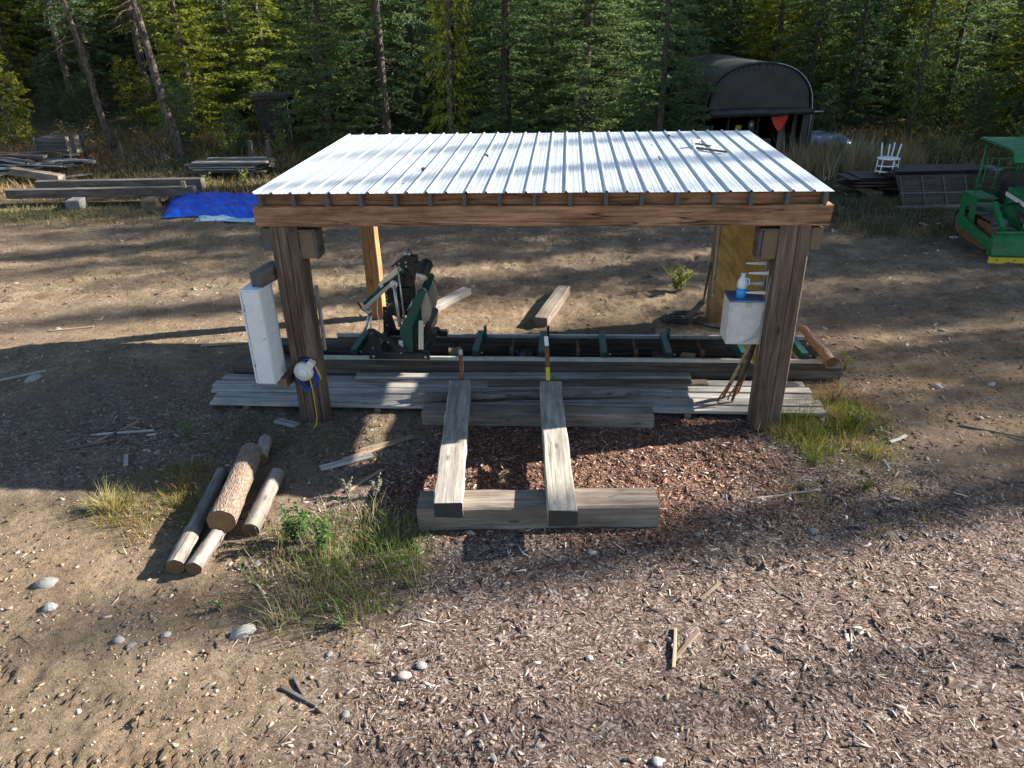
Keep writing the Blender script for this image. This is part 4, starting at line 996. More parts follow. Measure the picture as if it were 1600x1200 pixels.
# green wire rack standing behind the dozer
t = thing('wire_rack', 'green wire rack standing behind the green bulldozer', 'rack', (12.35, 13.6, zb(12.3, 13.6)))
for k in range(5): MB().cyl((k*.32, 0, 0), (k*.32, 0, 1.25), .014, n=6).build('upright_bar', M['dozer'], t)
for z in (.2, .72, .98, 1.24): MB().cyl((-.03, .02, z), (1.31, .02, z), .013, n=6).build('cross_bar', M['dozer'], t)

# bulldozer, facing the camera
t = thing('bulldozer', 'small green crawler bulldozer with canopy and yellow blade edge', 'bulldozer', (10.85, 7.45, zb(10.4, 8.2)-.02), (0, 0, R(-4)))
bw = 1.20
prof = [(.0, .16), (.0, .22), (.05, .28), (.09, .44), (.10, .64), (.15, .64), (.14, .44), (.10, .28), (.05, .22), (.05, .16)]
MB().prism(prof, 'x', -bw, bw, True).build('blade', M['dozer'], t)
MB().bbox(-bw-.01, bw+.01, .03, .075, 0, .165).build('cutting_edge', M['yellow'], t)
for s_ in (-1, 1): MB().prism([(.06, .17), (.24, .17), (.22, .45), (.16, .655), (.11, .655), (.10, .44)], 'x', s_*bw-.014, s_*bw+.014).build('end_plate', M['dozer'], t)
MB().bbox(-bw, bw, .08, .18, .643, .69).build('top_rail', M['dozer'], t, bevel=.01)
for s_ in (-1, 1):
    MB().prism([(.20, .22), (.24, .42), (1.9, .60), (2.15, .55), (2.15, .42), (1.9, .38)], 'x', s_*1.12-.05, s_*1.12+.05).build('push_arm', M['dozer'], t, bevel=.01)
    MB().bar((s_*1.0, .25, .72), (s_*.82, 1.25, 1.05), .09, .12).build('lift_link', M['dozer'], t, bevel=.01)
    # track: loop of plates
    x = s_*.82; tr = MB().prism([(.62, .15), (1.0, .04), (2.3, .04), (2.62, .20), (2.66, .45), (2.45, .64), (.85, .64), (.60, .42)], 'x', x-.11, x+.11).build('track_frame', M['rust'], t)
    loop = []
    for (p0, p1) in zip([(.72, .02), (2.35, .02), (2.72, .25), (2.72, .50), (2.45, .74), (.85, .74), (.52, .48), (.52, .25)], [(2.35, .02), (2.72, .25), (2.72, .50), (2.45, .74), (.85, .74), (.52, .48), (.52, .25), (.72, .02)]):
        L = math.dist(p0, p1); k = max(1, round(L/.125))
        for q in range(k):
            f = (q+.5)/k; loop.append((p0[0]+(p1[0]-p0[0])*f, p0[1]+(p1[1]-p0[1])*f, math.atan2(p1[1]-p0[1], p1[0]-p0[0])))
    pmx = MB().box((0, 0, 0), (.34, .115, .03)).box((0, .04, -.025), (.34, .02, .03)).mesh('track_plate')
    for (py, pz, an) in loop: link('track_plate', pmx, M['trackmetal'], t, (x, py, pz), (an, 0, 0))
    MB().cyl((x-.14, 2.38, .38), (x+.14, 2.38, .38), .27, n=18).build('sprocket', M['rust'], t)
    MB().cyl((x-.14, .86, .36), (x+.14, .86, .36), .27, n=18).build('idler', M['rust'], t)
    # side fender plate with an oval hole, built as a ring of quads
    rim = [(1.45, .62), (2.15, .52), (2.42, .98), (1.85, 1.16), (1.45, 1.02)]
# fender plates with hole
for s_ in (-1, 1):
    x = s_*1.02; out = []; hol = []
    rect = [(1.55, .50), (2.35, .42), (2.50, 1.05), (1.70, 1.12)]
    per = []
    for (p0, p1) in zip(rect, rect[1:]+rect[:1]):
        for q in range(5): per.append((p0[0]+(p1[0]-p0[0])*q/5, p0[1]+(p1[1]-p0[1])*q/5))
    cy_, cz_ = 2.02, .70
    for (y, z) in per:
        a = math.atan2(z-cz_, y-cy_); hol.append((cy_+.13*math.cos(a), cz_+.13*math.sin(a)))
    k = len(per); V = [(x-.012, y, z) for y, z in per]+[(x-.012, y, z) for y, z in hol]+[(x+.012, y, z) for y, z in per]+[(x+.012, y, z) for y, z in hol]; F = []
    for q in range(k):
        w2 = (q+1) % k
        F += [(q, w2, k+w2, k+q), (2*k+q, 3*k+q, 3*k+w2, 2*k+w2), (q, 2*k+q, 2*k+w2, w2), (k+q, k+w2, 3*k+w2, 3*k+q)]
    mb = MB(); mb.add(V, F); mb.build('fender', M['dozer'], t)
    MB().bbox(min(x, x-s_*.42), max(x, x-s_*.42), 1.62, 2.5, 1.07, 1.10).build('fender_top', M['dozer'], t)
MB().prism([(.70, .55), (.66, 1.18), (.85, 1.26), (1.75, 1.34), (1.75, .55)], 'x', -.40, .40).build('hood', M['dozer'], t, bevel=.03)
for s_ in (-1, 1): MB().prism([(.72, 1.06), (.72, 1.15), (1.74, 1.23), (1.74, 1.14)], 'x', s_*.408-.006, s_*.408+.006).build('hood_stripe', M['cream'], t)
for k in range(6): MB().bbox(-.34, .34, .648, .662, .66+k*.08, .70+k*.08).build('grille_bar', M['black'], t)
MB().cyl((.1, 1.1, 1.28), (.1, 1.1, 1.85), .04, n=12).build('exhaust', M['rust'], t)
MB().bbox(-.30, .30, 2.05, 2.45, .85, 1.15).bbox(-.30, .30, 2.42, 2.52, 1.15, 1.60).build('seat', M['black'], t, bevel=.03)
MB().bbox(-.7, .7, 1.75, 2.75, .70, .76).build('floor_plate', M['dozer'], t)
for s_ in (-1, 1):
    MB().cyl((s_*.52, .75, .95), (s_*.52, .42, .78), .05, n=12).build('hydraulic_cylinder', M['black'], t)
    MB().cyl((s_*.52, .42, .78), (s_*.52, .14, .62), .026, n=10).build('piston_rod', M['silver'], t)
    MB().tube([(s_*.50, .80, .98), (s_*.46, 1.0, 1.12), (s_*.42, 1.3, 1.05), (s_*.41, 1.6, .95)], .018, 8).build('hydraulic_hose', M['cord_k'], t)
    hl = MB().cyl((s_*.30, .66, 1.30), (s_*.30, .56, 1.30), .075, n=16).build('headlight', M['black'], t)
    MB().cyl((s_*.30, .558, 1.30), (s_*.30, .552, 1.30), .062, n=16).build('headlight_lens', M['lens'], hl)
    MB().bbox(s_*.99-.16, s_*.99+.16, 1.30, 1.52, .80, .83).build('step_plate', M['trackmetal'], t)
for k in range(4): MB().cyl((-.24+k*.09, 1.80, 1.0), (-.25+k*.09, 1.72, 1.42), .012, n=8).build('control_lever', M['black'], t)
MB().cyl((.1, 1.1, 1.85), (.1, 1.06, 1.93), .045, n=12).build('exhaust_flap', M['rust'], t)
for k in range(7): MB().cyl((-bw+.15+k*.35, .028, .085), (-bw+.15+k*.35, .02, .085), .018, n=8).build('edge_bolt', M['rust'], t)
# canopy
MB().prism([(.98, 1.96), (.94, 2.00), (1.06, 2.20), (1.24, 2.25), (2.75, 2.30), (2.90, 2.20), (2.86, 2.18), (2.74, 2.25), (1.26, 2.20), (1.10, 2.16)], 'x', -.80, .80).build('canopy_roof', M['dozer'], t)
for (a, b) in (((-.70, 2.6, .76), (-.70, 2.6, 2.24)), ((.70, 2.6, .76), (.70, 2.6, 2.24))):
    MB().cyl(a, b, .028, n=10).build('canopy_post', M['dozer'], t)
for s_ in (-1, 1): MB().cyl((s_*.55, 1.25, 2.19), (s_*.28, 1.80, 1.25), .022, n=8).build('canopy_brace', M['dozer'], t)
o = MB().box((0, 0, .03), (.22, .10, .05), (0, .1, .3)).build('white_scrap', M['white'], None, (9.95, 9.75, zb(9.95, 9.75)), bevel=.015); tag(o, 'small white plastic scrap on the ground left of the bulldozer', 'scrap')

# ================================================================== trees
def nrm(a): return a/np.maximum(np.linalg.norm(a, axis=-1, keepdims=True), 1e-9)
def blades(P, D, L, Wd, rs):
    """kite blades: base P, direction D, length L, width Wd -> verts, quad faces"""
    n = len(P); rv = rs.normal(size=(n, 3)); S = nrm(np.cross(D, rv)); Up = np.cross(S, D)
    V = np.empty((n, 4, 3))
    V[:, 0] = P; mid = P + D*(L*.45)[:, None]
    V[:, 1] = mid + S*(Wd*.5)[:, None] + Up*(Wd*.12)[:, None]; V[:, 3] = mid - S*(Wd*.5)[:, None] + Up*(Wd*.12)[:, None]
    V[:, 2] = P + D*L[:, None]
    F = np.arange(n*4).reshape(n, 4); return V.reshape(-1, 3), F
def conifer(seed, Ht, Rm, cb, nb, droop=.30, rise=.10, tw=9.0, bl=(.13, .22), bw_=.045, dens=1.0, dead=0, trunk_r=.16, lean=0, hang=0.0):
    rs = np.random.RandomState(seed)
    # trunk spine
    nz_ = 14; zt = np.linspace(-.4, Ht, nz_); wob = np.cumsum(rs.normal(0, .03, (nz_, 2)), 0); wob -= wob[0]
    wob[:, 0] += lean*np.clip(zt, 0, None)
    rad = trunk_r*np.clip(1-zt/Ht, .03, 1)**.75; rad[0] *= 1.5; rad[1] *= 1.1
    mb = MB(); mb.tube([(wob[i, 0], wob[i, 1], zt[i]) for i in range(nz_)], list(rad), 10)
    sp = lambda z: np.stack([np.interp(z, zt, wob[:, 0]), np.interp(z, zt, wob[:, 1]), z], -1)
    for k in range(dead):
        z = rs.uniform(.8, cb+2.0); a = rs.uniform(0, 6.28); L = rs.uniform(.5, 1.7); p = sp(np.array(z)); d = np.array([math.cos(a), math.sin(a), rs.uniform(-.35, .1)])
        q1 = p+d*L*.5+np.array([0, 0, -.05]); q2 = p+d*L+np.array([rs.normal(0, .1), rs.normal(0, .1), -.2*L])
        mb.tube([p, q1, q2], [.016, .011, .004], 4, False)
        for _ in range(3):
            f = rs.uniform(.35, .95); s0 = p+(q2-p)*f; mb.tube([s0, s0+np.array([rs.normal(0, .2), rs.normal(0, .2), rs.normal(-.12, .1)])], [.006, .002], 3, False)
    # branches
    u = (np.arange(nb)+rs.rand(nb))/nb; z = cb + (Ht-cb-.2)*u**1.05
    az = np.arange(nb)*2.39996 + rs.normal(0, .35, nb)
    q = np.clip((z-cb)/(Ht-cb), 0, 1); L = Rm*(1-q)**.78*rs.uniform(.62, 1.12, nb)+.22
    L *= .55+.45*np.clip((z-cb)/1.6, 0, 1)
    B0 = sp(z); Dh = np.stack([np.cos(az), np.sin(az), np.zeros(nb)], -1); Sd = np.stack([-np.sin(az), np.cos(az), np.zeros(nb)], -1)
    rise_i = rise+.35*q+rs.normal(0, .07, nb)
    dr = droop*(1-.6*q)*rs.uniform(.7, 1.3, nb)
    def bp(i, t):
        return B0[i] + Dh[i]*(L[i]*t)[:, None] + np.stack([0*t, 0*t, L[i]*(rise_i[i]*t-dr[i]*t*t+.10*np.maximum(t-.75, 0))], -1)
    sl_ = np.arange(nb); SV = []; SF = []
    ts = [0, .35, .7, 1.0]
    pts = [bp(sl_, np.full(nb, t_)) for t_ in ts]; rr = [.022, .015, .009, .003]
    base = len(mb.v)
    for i in range(nb):
        if L[i] > .5: mb.tube([pts[k][i] for k in range(4)], [r_*(.6+.4*L[i]/Rm) for r_ in rr], 3, False)
    nt_ = np.maximum(4, (L*tw*dens).astype(int)); bi = np.repeat(sl_, nt_); nT = len(bi)
    t = rs.uniform(.10, 1.0, nT)**.85; side = rs.choice([-1, 1], nT)
    tp = bp(bi, t)
    ang = rs.uniform(.6, 1.25, nT)
    td = nrm(Dh[bi]*np.cos(ang)[:, None]+Sd[bi]*(np.sin(ang)*side)[:, None]+np.stack([0*t, 0*t, rs.normal(-.18-hang, .16, nT)], -1))
    tl = np.minimum(.62, .16+.30*L[bi]*(1-t)*rs.uniform(.6, 1.2, nT)+.08)
    nbld = np.maximum(4, (tl/.040*dens).astype(int)); ti = np.repeat(np.arange(nT), nbld); nB = len(ti)
    v = rs.rand(nB)
    P = tp[ti]+td[ti]*(tl[ti]*v)[:, None]+np.stack([0*v, 0*v, -.10*tl[ti]*v*v-hang*.35*tl[ti]*v], -1)
    D = nrm(td[ti]*.9+rs.normal(0, .48, (nB, 3))+np.array([0, 0, -.05-hang]))
    Vv, Ff = blades(P, D, rs.uniform(bl[0], bl[1], nB), rs.uniform(.7, 1.2, nB)*bw_, rs)
    return mb.mesh('trunk', False), np_mesh('crown', Vv, Ff)
PROT = {
 'dense': conifer(1, 17, 2.6, .35, 190, droop=.34, rise=.05, tw=10, dens=1.05, trunk_r=.20),
 'dense2': conifer(2, 15, 2.3, .5, 170, droop=.26, rise=.10, tw=10, dens=1.05, trunk_r=.17),
 'open': conifer(3, 18, 2.1, 1.6, 120, droop=.38, rise=.06, tw=9, dens=.85, dead=26, trunk_r=.17),
 'bare': conifer(4, 19, 2.3, 5.2, 105, droop=.42, rise=.05, tw=9, dens=.85, dead=40, trunk_r=.19),
 'bare2': conifer(5, 20, 2.2, 6.8, 100, droop=.42, rise=.05, tw=9, dens=.85, dead=34, trunk_r=.24),
 'larch': conifer(6, 18, 1.9, 1.2, 150, droop=.25, rise=.02, tw=9, dens=.8, bl=(.10, .2), bw_=.035, trunk_r=.16, hang=.55),
 'young': conifer(7, 3.2, 1.0, .12, 70, droop=.18, rise=.22, tw=13, dens=1.0, bl=(.09, .16), bw_=.032, trunk_r=.04),
 'lean': conifer(8, 18, 1.9, 6.0, 90, droop=.42, rise=.05, tw=8, dens=.8, dead=46, trunk_r=.17, lean=-.10),
}
PROT['young2'] = PROT['young']
CR = {}
def tree(kind, x, y, s, rz, label, name='conifer_tree', cat='tree', group=None, leaf='needle', sink=.1, wide=1.0):
    tr_me, cr_me = PROT[kind]; key = (kind, leaf)
    if key not in CR:
        c2 = cr_me if not cr_me.materials else cr_me.copy(); c2.materials.clear(); c2.materials.append(M[leaf]); CR[key] = c2
    t = thing(name, label, cat, (x, y, gz(x, y)-sink*s), (0, 0, rz), group); t.scale = (s*wide, s*wide, s)
    link('trunk', tr_me, M['trunk'], t); link('crown', CR[key], None, t); return t
BESIDE = []   # (line across the sun's direction, how far left the shadow reaches, height, kind, slimness)
rb = random.Random(12)
for p0, wide, n_, r0, r1, sx_ in ((4.9, .3, 2, -6, -1, .5), (6.0, .3, 3, -14, -6, .6), (8.3, .3, 3, -16, -4, .65), (9.9, .25, 3, -16, -6, .6), (11.3, .3, 4, -18, -8, .7), (13.1, .4, 5, -18, -8, .8), (14.6, .6, 6, -20, -8, .95), (16.4, .6, 5, -20, -10, .95), (18.6, .6, 3, -20, -12, .9),
                                  (6.6, 1.6, 7, 2, 6, .9), (9.6, 1.6, 6, 3, 7, .95), (3.7, .4, 4, -1, 3, .75), (2.3, .3, 4, -2, 3, .7), (.6, .3, 4, -1, 3, .7), (-1.0, .25, 3, .5, 3.0, .7), (13.0, 1.5, 4, 4, 8, 1.0),
                                  (1.1, .1, 2, -12, -8, .34), (2.9, .1, 2, -12, -8, .34), (-.4, .1, 1, -11, -9, .3), (-2.75, .3, 4, -9, -4, .5), (-4.7, .1, 1, -7, -5, .34), (-6.1, .1, 1, -7, -5, .36), (-1.9, .1, 1, 1, 3, .5)):
    for k in range(n_):
        BESIDE.append((p0+rb.uniform(-wide, wide), rb.uniform(r0, r1), rb.uniform(20, 24) if r0 < 1 else rb.uniform(15, 18), rb.choice(['dense', 'dense2', 'dense', 'open']), sx_*rb.uniform(.85, 1.1)))
G1 = 'conifers along the edge of the clearing'
for a in (
 ('bare2', -29.6, 31.0, 1.05, .3, 'dark trunked conifer nearest the far left edge of the picture', 'needle'),
 ('bare', -26.2, 31.5, 1.0, 1.9, 'second dark trunked conifer from the far left edge', 'needle2'),
 ('lean', -19.8, 24.0, .85, .1, 'thin left-leaning trunk behind the board heap', 'needle'),
 ('lean', -15.7, 22.1, 1.05, .35, 'grey left-leaning trunk with dead branches left of the outhouse', 'needle2'),
 ('dense2', -17.6, 27.4, .8, 2.4, 'yellow-green conifer between the two leaning trunks', 'needle2'),
 ('dense2', -14.6, 29.4, .85, 4.1, 'yellow-green conifer directly behind the outhouse', 'needle2'),
 ('bare2', -11.2, 27.3, .92, .9, 'straight grey trunk just right of the outhouse', 'needle'),
 ('dense2', -9.4, 27.4, .8, 2.2, 'dense green conifer right of the straight grey trunk', 'needle'),
 ('open', -7.7, 25.1, 1.15, 1.1, 'tall conifer with pale sunlit trunk behind the left half of the roof', 'needle'),
 ('dense', -6.6, 27.6, .72, 3.4, 'dense dark conifer behind the roof, left of the golden larch', 'needle'),
 ('dense', -2.6, 28.0, .66, 5.4, 'slim dark conifer right of the golden larch', 'needle'),
 ('dense', -2.3, 24.4, .66, 2.2, 'broad low-branched conifer close behind the left half of the roof', 'needle', 1.9),
 ('dense', .9, 22.6, .62, .7, 'broad low-branched conifer close behind the middle of the roof', 'needle', 2.0),
 ('dense2', -9.9, 24.6, .66, .7, 'broad low-branched conifer between the outhouse and the roof', 'needle', 1.8),
 ('dense2', 20.6, 27.0, .66, .7, 'broad conifer low on the right behind the bulldozer', 'needle2', 1.8),
 ('dense2', -.3, 29.5, .75, 1.5, 'dark conifer behind the middle of the roof', 'needle'),
 ('dense', 2.3, 24.6, .85, .2, 'big bushy conifer behind the roof, left of the black tent', 'needle'),
 ('dense2', 3.75, 20.0, .70, 2.9, 'bushy conifer whose branches overlap the black tent', 'needle'),
 ('dense', 6.4, 34.0, .7, .6, 'conifer standing directly behind the black tent', 'needle'),
 ('dense', 11.9, 29.6, .66, 1.7, 'dark conifer rising right behind the silver cover', 'needle'),
 ('dense2', 13.6, 28.8, .7, 2.0, 'dark conifer left of the pale green larch', 'needle'),
 ('dense2', 18.2, 29.0, .72, .5, 'dark conifer right of the pale green larch', 'needle'),
 ('bare2', 22.4, 31.4, 1.25, 2.5, 'conifer with thick dark trunk near the right edge', 'needle'),
 ('dense', 25.5, 29.5, .65, 1.0, 'dark conifer at the right edge of the picture', 'needle'),
):
    tree(a[0], a[1], a[2], a[3], a[4], a[5], leaf=a[6], group=G1, wide=a[7] if len(a) > 7 else 1.3 if a[0].startswith('dense') else 1.0)
tree('larch', -4.35, 22.9, .78, .4, 'golden yellow larch behind the left half of the roof', 'larch_tree', leaf='larch')
tree('larch', 15.2, 25.6, .68, 2.0, 'pale green larch right of the black tent', 'larch_tree', leaf='larch_green')
for a in ((-26.4, 26.4, 1.25, 'bright green young conifer at the far left behind the board heap'), (-17.0, 24.6, .8, 'young conifer left of the leaning grey trunk'), (-13.9, 23.6, .55, 'small young conifer just left of the outhouse'), (-9.9, 25.8, .6, 'small young conifer right of the straight grey trunk'), (17.6, 24.6, .75, 'young conifer behind the sheet stack'), (20.8, 24.4, .8, 'young conifer under the thick dark trunk on the right'), (11.9, 26.4, .6, 'small young conifer right of the tent by the silver cover')):
    tree('young', a[0], a[1], a[2]*1.25, a[0], a[3], 'young_conifer', group='young conifers at the forest edge', leaf='needle2' if a[0] < -20 or a[0] > 19 else 'needle', sink=.02)
rr = random.Random(101)
placed = []
def far_enough(x, y, d): return all((x-a)**2+(y-b)**2 > d*d for a, b in placed)
cnt = 0
for k in range(2000):
    y = 32.0+26*rr.random()**1.25; x = rr.uniform(-1.02*(y+8.4)+.4, .60*(y+8.4)+3.5)
    if not far_enough(x, y, 2.15): continue
    if 4 < x < 10 and y < 34: continue
    placed.append((x, y)); cnt += 1
    kd = rr.choice(['dense', 'dense2', 'dense', 'open', 'bare', 'dense2'])
    lf = 'needle2' if rr.random() < .30+.25*(x < -10) else 'needle'
    lb = ('yellow-green' if lf == 'needle2' else 'dark green') + ' ' + {'dense': 'full-skirted conifer', 'dense2': 'bushy conifer', 'open': 'thin-branched conifer', 'bare': 'bare-trunked conifer'}[kd] + ' on the wooded slope, ' + ('left part of the forest' if x < -12 else 'middle of the forest' if x < 6 else 'right part of the forest')
    tree(kd, x, y, rr.uniform(.55, .80)*(1.25 if x < -12 else 1), rr.uniform(0, 6.28), lb, group='forest conifers on the slope', leaf=lf, sink=.3, wide=rr.uniform(1.15, 1.5))
    if cnt >= 210: break
for k in range(70):
    y = rr.uniform(29, 44); half = (y+8)*.75; x = rr.uniform(-half, half)-2
    if 4 < x < 11 and y < 33: continue
    yl = rr.random() < .4
    tree('young', x, y, rr.uniform(.5, 1.5), rr.uniform(0, 6.28), ('yellow-green' if yl else 'dark green')+' young conifer in the forest undergrowth, '+('far left' if x < -18 else 'left of centre' if x < -4 else 'behind the roof' if x < 8 else 'right side'), 'young_conifer', group='young conifers in the forest undergrowth', leaf='needle2' if yl else 'needle', sink=.02)
# conifers beside the clearing to the right of the picture: they throw the shade bands
def beside(p, reach, h, kd, sxy=.8):
    x = reach + 1.854*h; y = (p+.269*x)/.963; s_ = h/{'dense': 17, 'dense2': 15, 'open': 18, 'bare': 19, 'bare2': 20, 'lean': 18}[kd]
    t = tree(kd, x, y, s_, x*1.7, 'conifer standing beyond the right edge of the picture beside the clearing', group='conifers right of the clearing outside the picture')
    t.scale = (s_*sxy, s_*sxy, s_)
for a in BESIDE: beside(*a)

# ================================================================== undergrowth, grass, litter
def grass_patch(name, label, cx, cy, rx, ry, n, hlo, hhi, cols, seed, clumps=0, lean_=.55, wd=.0032):
    rs = np.random.RandomState(seed)
    if clumps:
        ca = rs.uniform(0, 6.28, clumps); cr = np.sqrt(rs.rand(clumps)); ccx = cx+rx*cr*np.cos(ca); ccy = cy+ry*cr*np.sin(ca); ch = rs.uniform(.6, 1.15, clumps); cc = rs.randint(0, len(cols), clumps)
        ci = rs.randint(0, clumps, n); sg = rs.uniform(.05, .13, clumps)[ci]*(.5+rx)
        x = ccx[ci]+rs.normal(0, 1, n)*sg; y = ccy[ci]+rs.normal(0, 1, n)*sg; hs = ch[ci]; ck = cc[ci]
        od = np.stack([x-ccx[ci], y-ccy[ci]], 1)/(sg[:, None]*1.5)
    else:
        a = rs.uniform(0, 6.28, n); rr_ = np.sqrt(rs.rand(n)); x = cx+rx*rr_*np.cos(a); y = cy+ry*rr_*np.sin(a); hs = np.ones(n); ck = rs.randint(0, len(cols), n); od = np.zeros((n, 2))
    h = rs.uniform(hlo, hhi, n)*hs; z = H(x, y)-.01
    dx = rs.normal(0, lean_*.6, (n, 2))+od*lean_*.6; w_ = wd*rs.uniform(.6, 1.4, n); az = rs.uniform(0, 6.28, n); sxy = np.stack([np.cos(az), np.sin(az)], 1)*w_[:, None]
    V = np.empty((n, 6, 3)); B = np.stack([x, y, z], 1)
    for k, (t_, ww) in enumerate(((0, 1), (.5, .8), (1.0, .12))):
        c = B.copy(); c[:, :2] += dx*h[:, None]*t_**1.7; c[:, 2] += h*t_*(1-.18*t_*np.minimum(1.5, np.hypot(dx[:, 0], dx[:, 1])))
        V[:, 2*k] = c; V[:, 2*k+1] = c; V[:, 2*k, :2] -= sxy*ww; V[:, 2*k+1, :2] += sxy*ww
    i = np.arange(n)[:, None]*6; F = np.concatenate([i+np.array([0, 1, 3, 2]), i+np.array([2, 3, 5, 4])])
    col = np.array(cols)[ck]*rs.uniform(.7, 1.25, (n, 1)); col = np.repeat(col, 6, 0)
    o = link(name, np_mesh(name, V.reshape(-1, 3), F, col), M['leaf']); return tag(o, label, 'grass', kind='stuff')
GR = [(.07, .11, .025), (.11, .13, .03), (.20, .17, .06), (.30, .24, .12)]
DRY = [(.34, .26, .14), (.26, .19, .10), (.40, .32, .19), (.18, .14, .07)]
RED = [(.20, .06, .035), (.28, .12, .05), (.14, .07, .04)]
grass_patch('grass', 'green and straw grass clump right of the small log pile', -1.85, -2.90, .85, .85, 2600, .05, .34, [(.10, .16, .03), (.14, .19, .04), (.12, .17, .035), (.26, .22, .09), (.36, .29, .16), (.33, .26, .15), (.08, .11, .03)], 1, 75)
grass_patch('grass', 'yellow-green grass clump beside the right front post', 3.95, -.05, .75, .9, 3600, .05, .28, [(.16, .17, .03), (.22, .20, .045), (.28, .22, .08), (.09, .12, .025)], 2, 36)
grass_patch('grass', 'reddish weeds at the right end of the deck', 4.40, .95, .35, .50, 260, .06, .26, RED+[(.12, .14, .03), (.2, .18, .05)], 3, 20)
grass_patch('grass', 'straw coloured grass tuft at the left of the log pile', -4.82, -2.05, .12, .12, 420, .12, .36, [(.34, .30, .12), (.2, .21, .06), (.42, .36, .2)], 4, 3)
grass_patch('grass', 'low yellowed grass left of the log pile', -4.15, -1.85, .65, .7, 2200, .05, .18, [(.28, .20, .08), (.2, .17, .05), (.13, .14, .04), (.32, .16, .06)], 5, 40)
grass_patch('grass', 'dim grass at the foot of the left front post', -3.2, -.45, 1.3, .55, 1700, .04, .2, [(.10, .11, .04), (.18, .14, .08), (.07, .09, .03)], 6, 60)
grass_patch('grass', 'sparse grass growing right of the skids', 3.7, -1.5, .9, .7, 900, .03, .14, [(.14, .15, .04), (.25, .19, .09)], 7, 34)
grass_patch('grass', 'tall dry grass between the tent and the sheet stack', 10.6, 19.0, 2.2, 1.8, 3600, .4, 1.3, DRY, 8, 60, .3, .012)
grass_patch('grass', 'dim rough grass in front of the sheet stack', 8.9, 12.0, 2.2, 2.4, 4500, .06, .32, [(.09, .09, .04), (.18, .14, .08), (.05, .065, .025)], 9, 90, .5, .010)
grass_patch('grass', 'rough grass along the forest edge on the left', -15.5, 18.6, 7.5, 3.4, 11000, .08, .34, [(.10, .10, .035), (.24, .18, .09), (.06, .075, .025), (.30, .18, .09)], 10, 240, .5, .016)
grass_patch('grass', 'rough grass along the forest edge behind the shelter', 1.5, 20.5, 8.5, 3.0, 6500, .08, .36, [(.10, .10, .035), (.22, .16, .09), (.05, .065, .025)], 11, 160, .5, .016)
grass_patch('grass', 'brown bracken and grass under the trees on the left', -16.5, 25.0, 9, 3.4, 12000, .15, .65, [(.20, .11, .05), (.27, .17, .08), (.10, .11, .035), (.33, .22, .10)], 12, 220, .7, .024)
grass_patch('grass', 'brown bracken and grass under the trees on the right', 17.5, 23.5, 7.5, 4.5, 9000, .12, .6, [(.10, .10, .035), (.22, .16, .06), (.28, .2, .08)], 13, 180, .7, .024)
grass_patch('grass', 'thin weeds scattered across the left of the yard', -9.5, 8.5, 6, 4, 1500, .03, .12, [(.09, .11, .03), (.2, .17, .07)], 14, 60, .6, .008)
grass_patch('grass', 'dim low grass before the long timbers', -14, 12.4, 4.0, 1.1, 3000, .05, .2, [(.09, .11, .03), (.22, .17, .08)], 15, 70, .6, .012)

def leafy(name, label, x, y, h_, spread, nst, nlf, cols, ls, seed, cat='plant', group=None):
    rs = np.random.RandomState(seed); t = thing(name, label, cat, (x, y, gz(x, y)-.01), (0, 0, 0), group)
    mb = MB(); Ps = []; Ds = []
    for k in range(nst):
        a = rs.uniform(0, 6.28); d = np.array([math.cos(a)*spread, math.sin(a)*spread, 1.0])*rs.uniform(.6, 1)*h_; b0 = np.array([rs.normal(0, spread*.12*h_), rs.normal(0, spread*.12*h_), 0])
        p1 = b0+d*.5*np.array([.7, .7, 1.05]); p2 = b0+d; mb.tube([b0, p1, p2], [.006+.004*h_, .005, .002], 4, False)
        for q in range(nlf):
            f = rs.uniform(.15, 1); Ps.append(b0+(p1-b0)*min(1, f*2) if f < .5 else p1+(p2-p1)*(f-.5)*2); aa = rs.uniform(0, 6.28); Ds.append([math.cos(aa), math.sin(aa), rs.uniform(-.3, .6)])
    mb.mesh
    o = mb.build('stem', M['twig'], t)
    n = len(Ps); V, F = blades(np.array(Ps), nrm(np.array(Ds)), ls*rs.uniform(.6, 1.3, n), ls*.5*rs.uniform(.7, 1.2, n), rs)
    col = np.repeat(np.array(cols)[rs.randint(0, len(cols), n)]*rs.uniform(.75, 1.25, (n, 1)), 4, 0)
    link('foliage', np_mesh('foliage', V, F, col), M['leaf'], t); return t
GL = [(.06, .13, .025), (.09, .17, .03), (.05, .10, .025)]; YL = [(.17, .20, .035), (.24, .22, .04), (.10, .14, .03)]
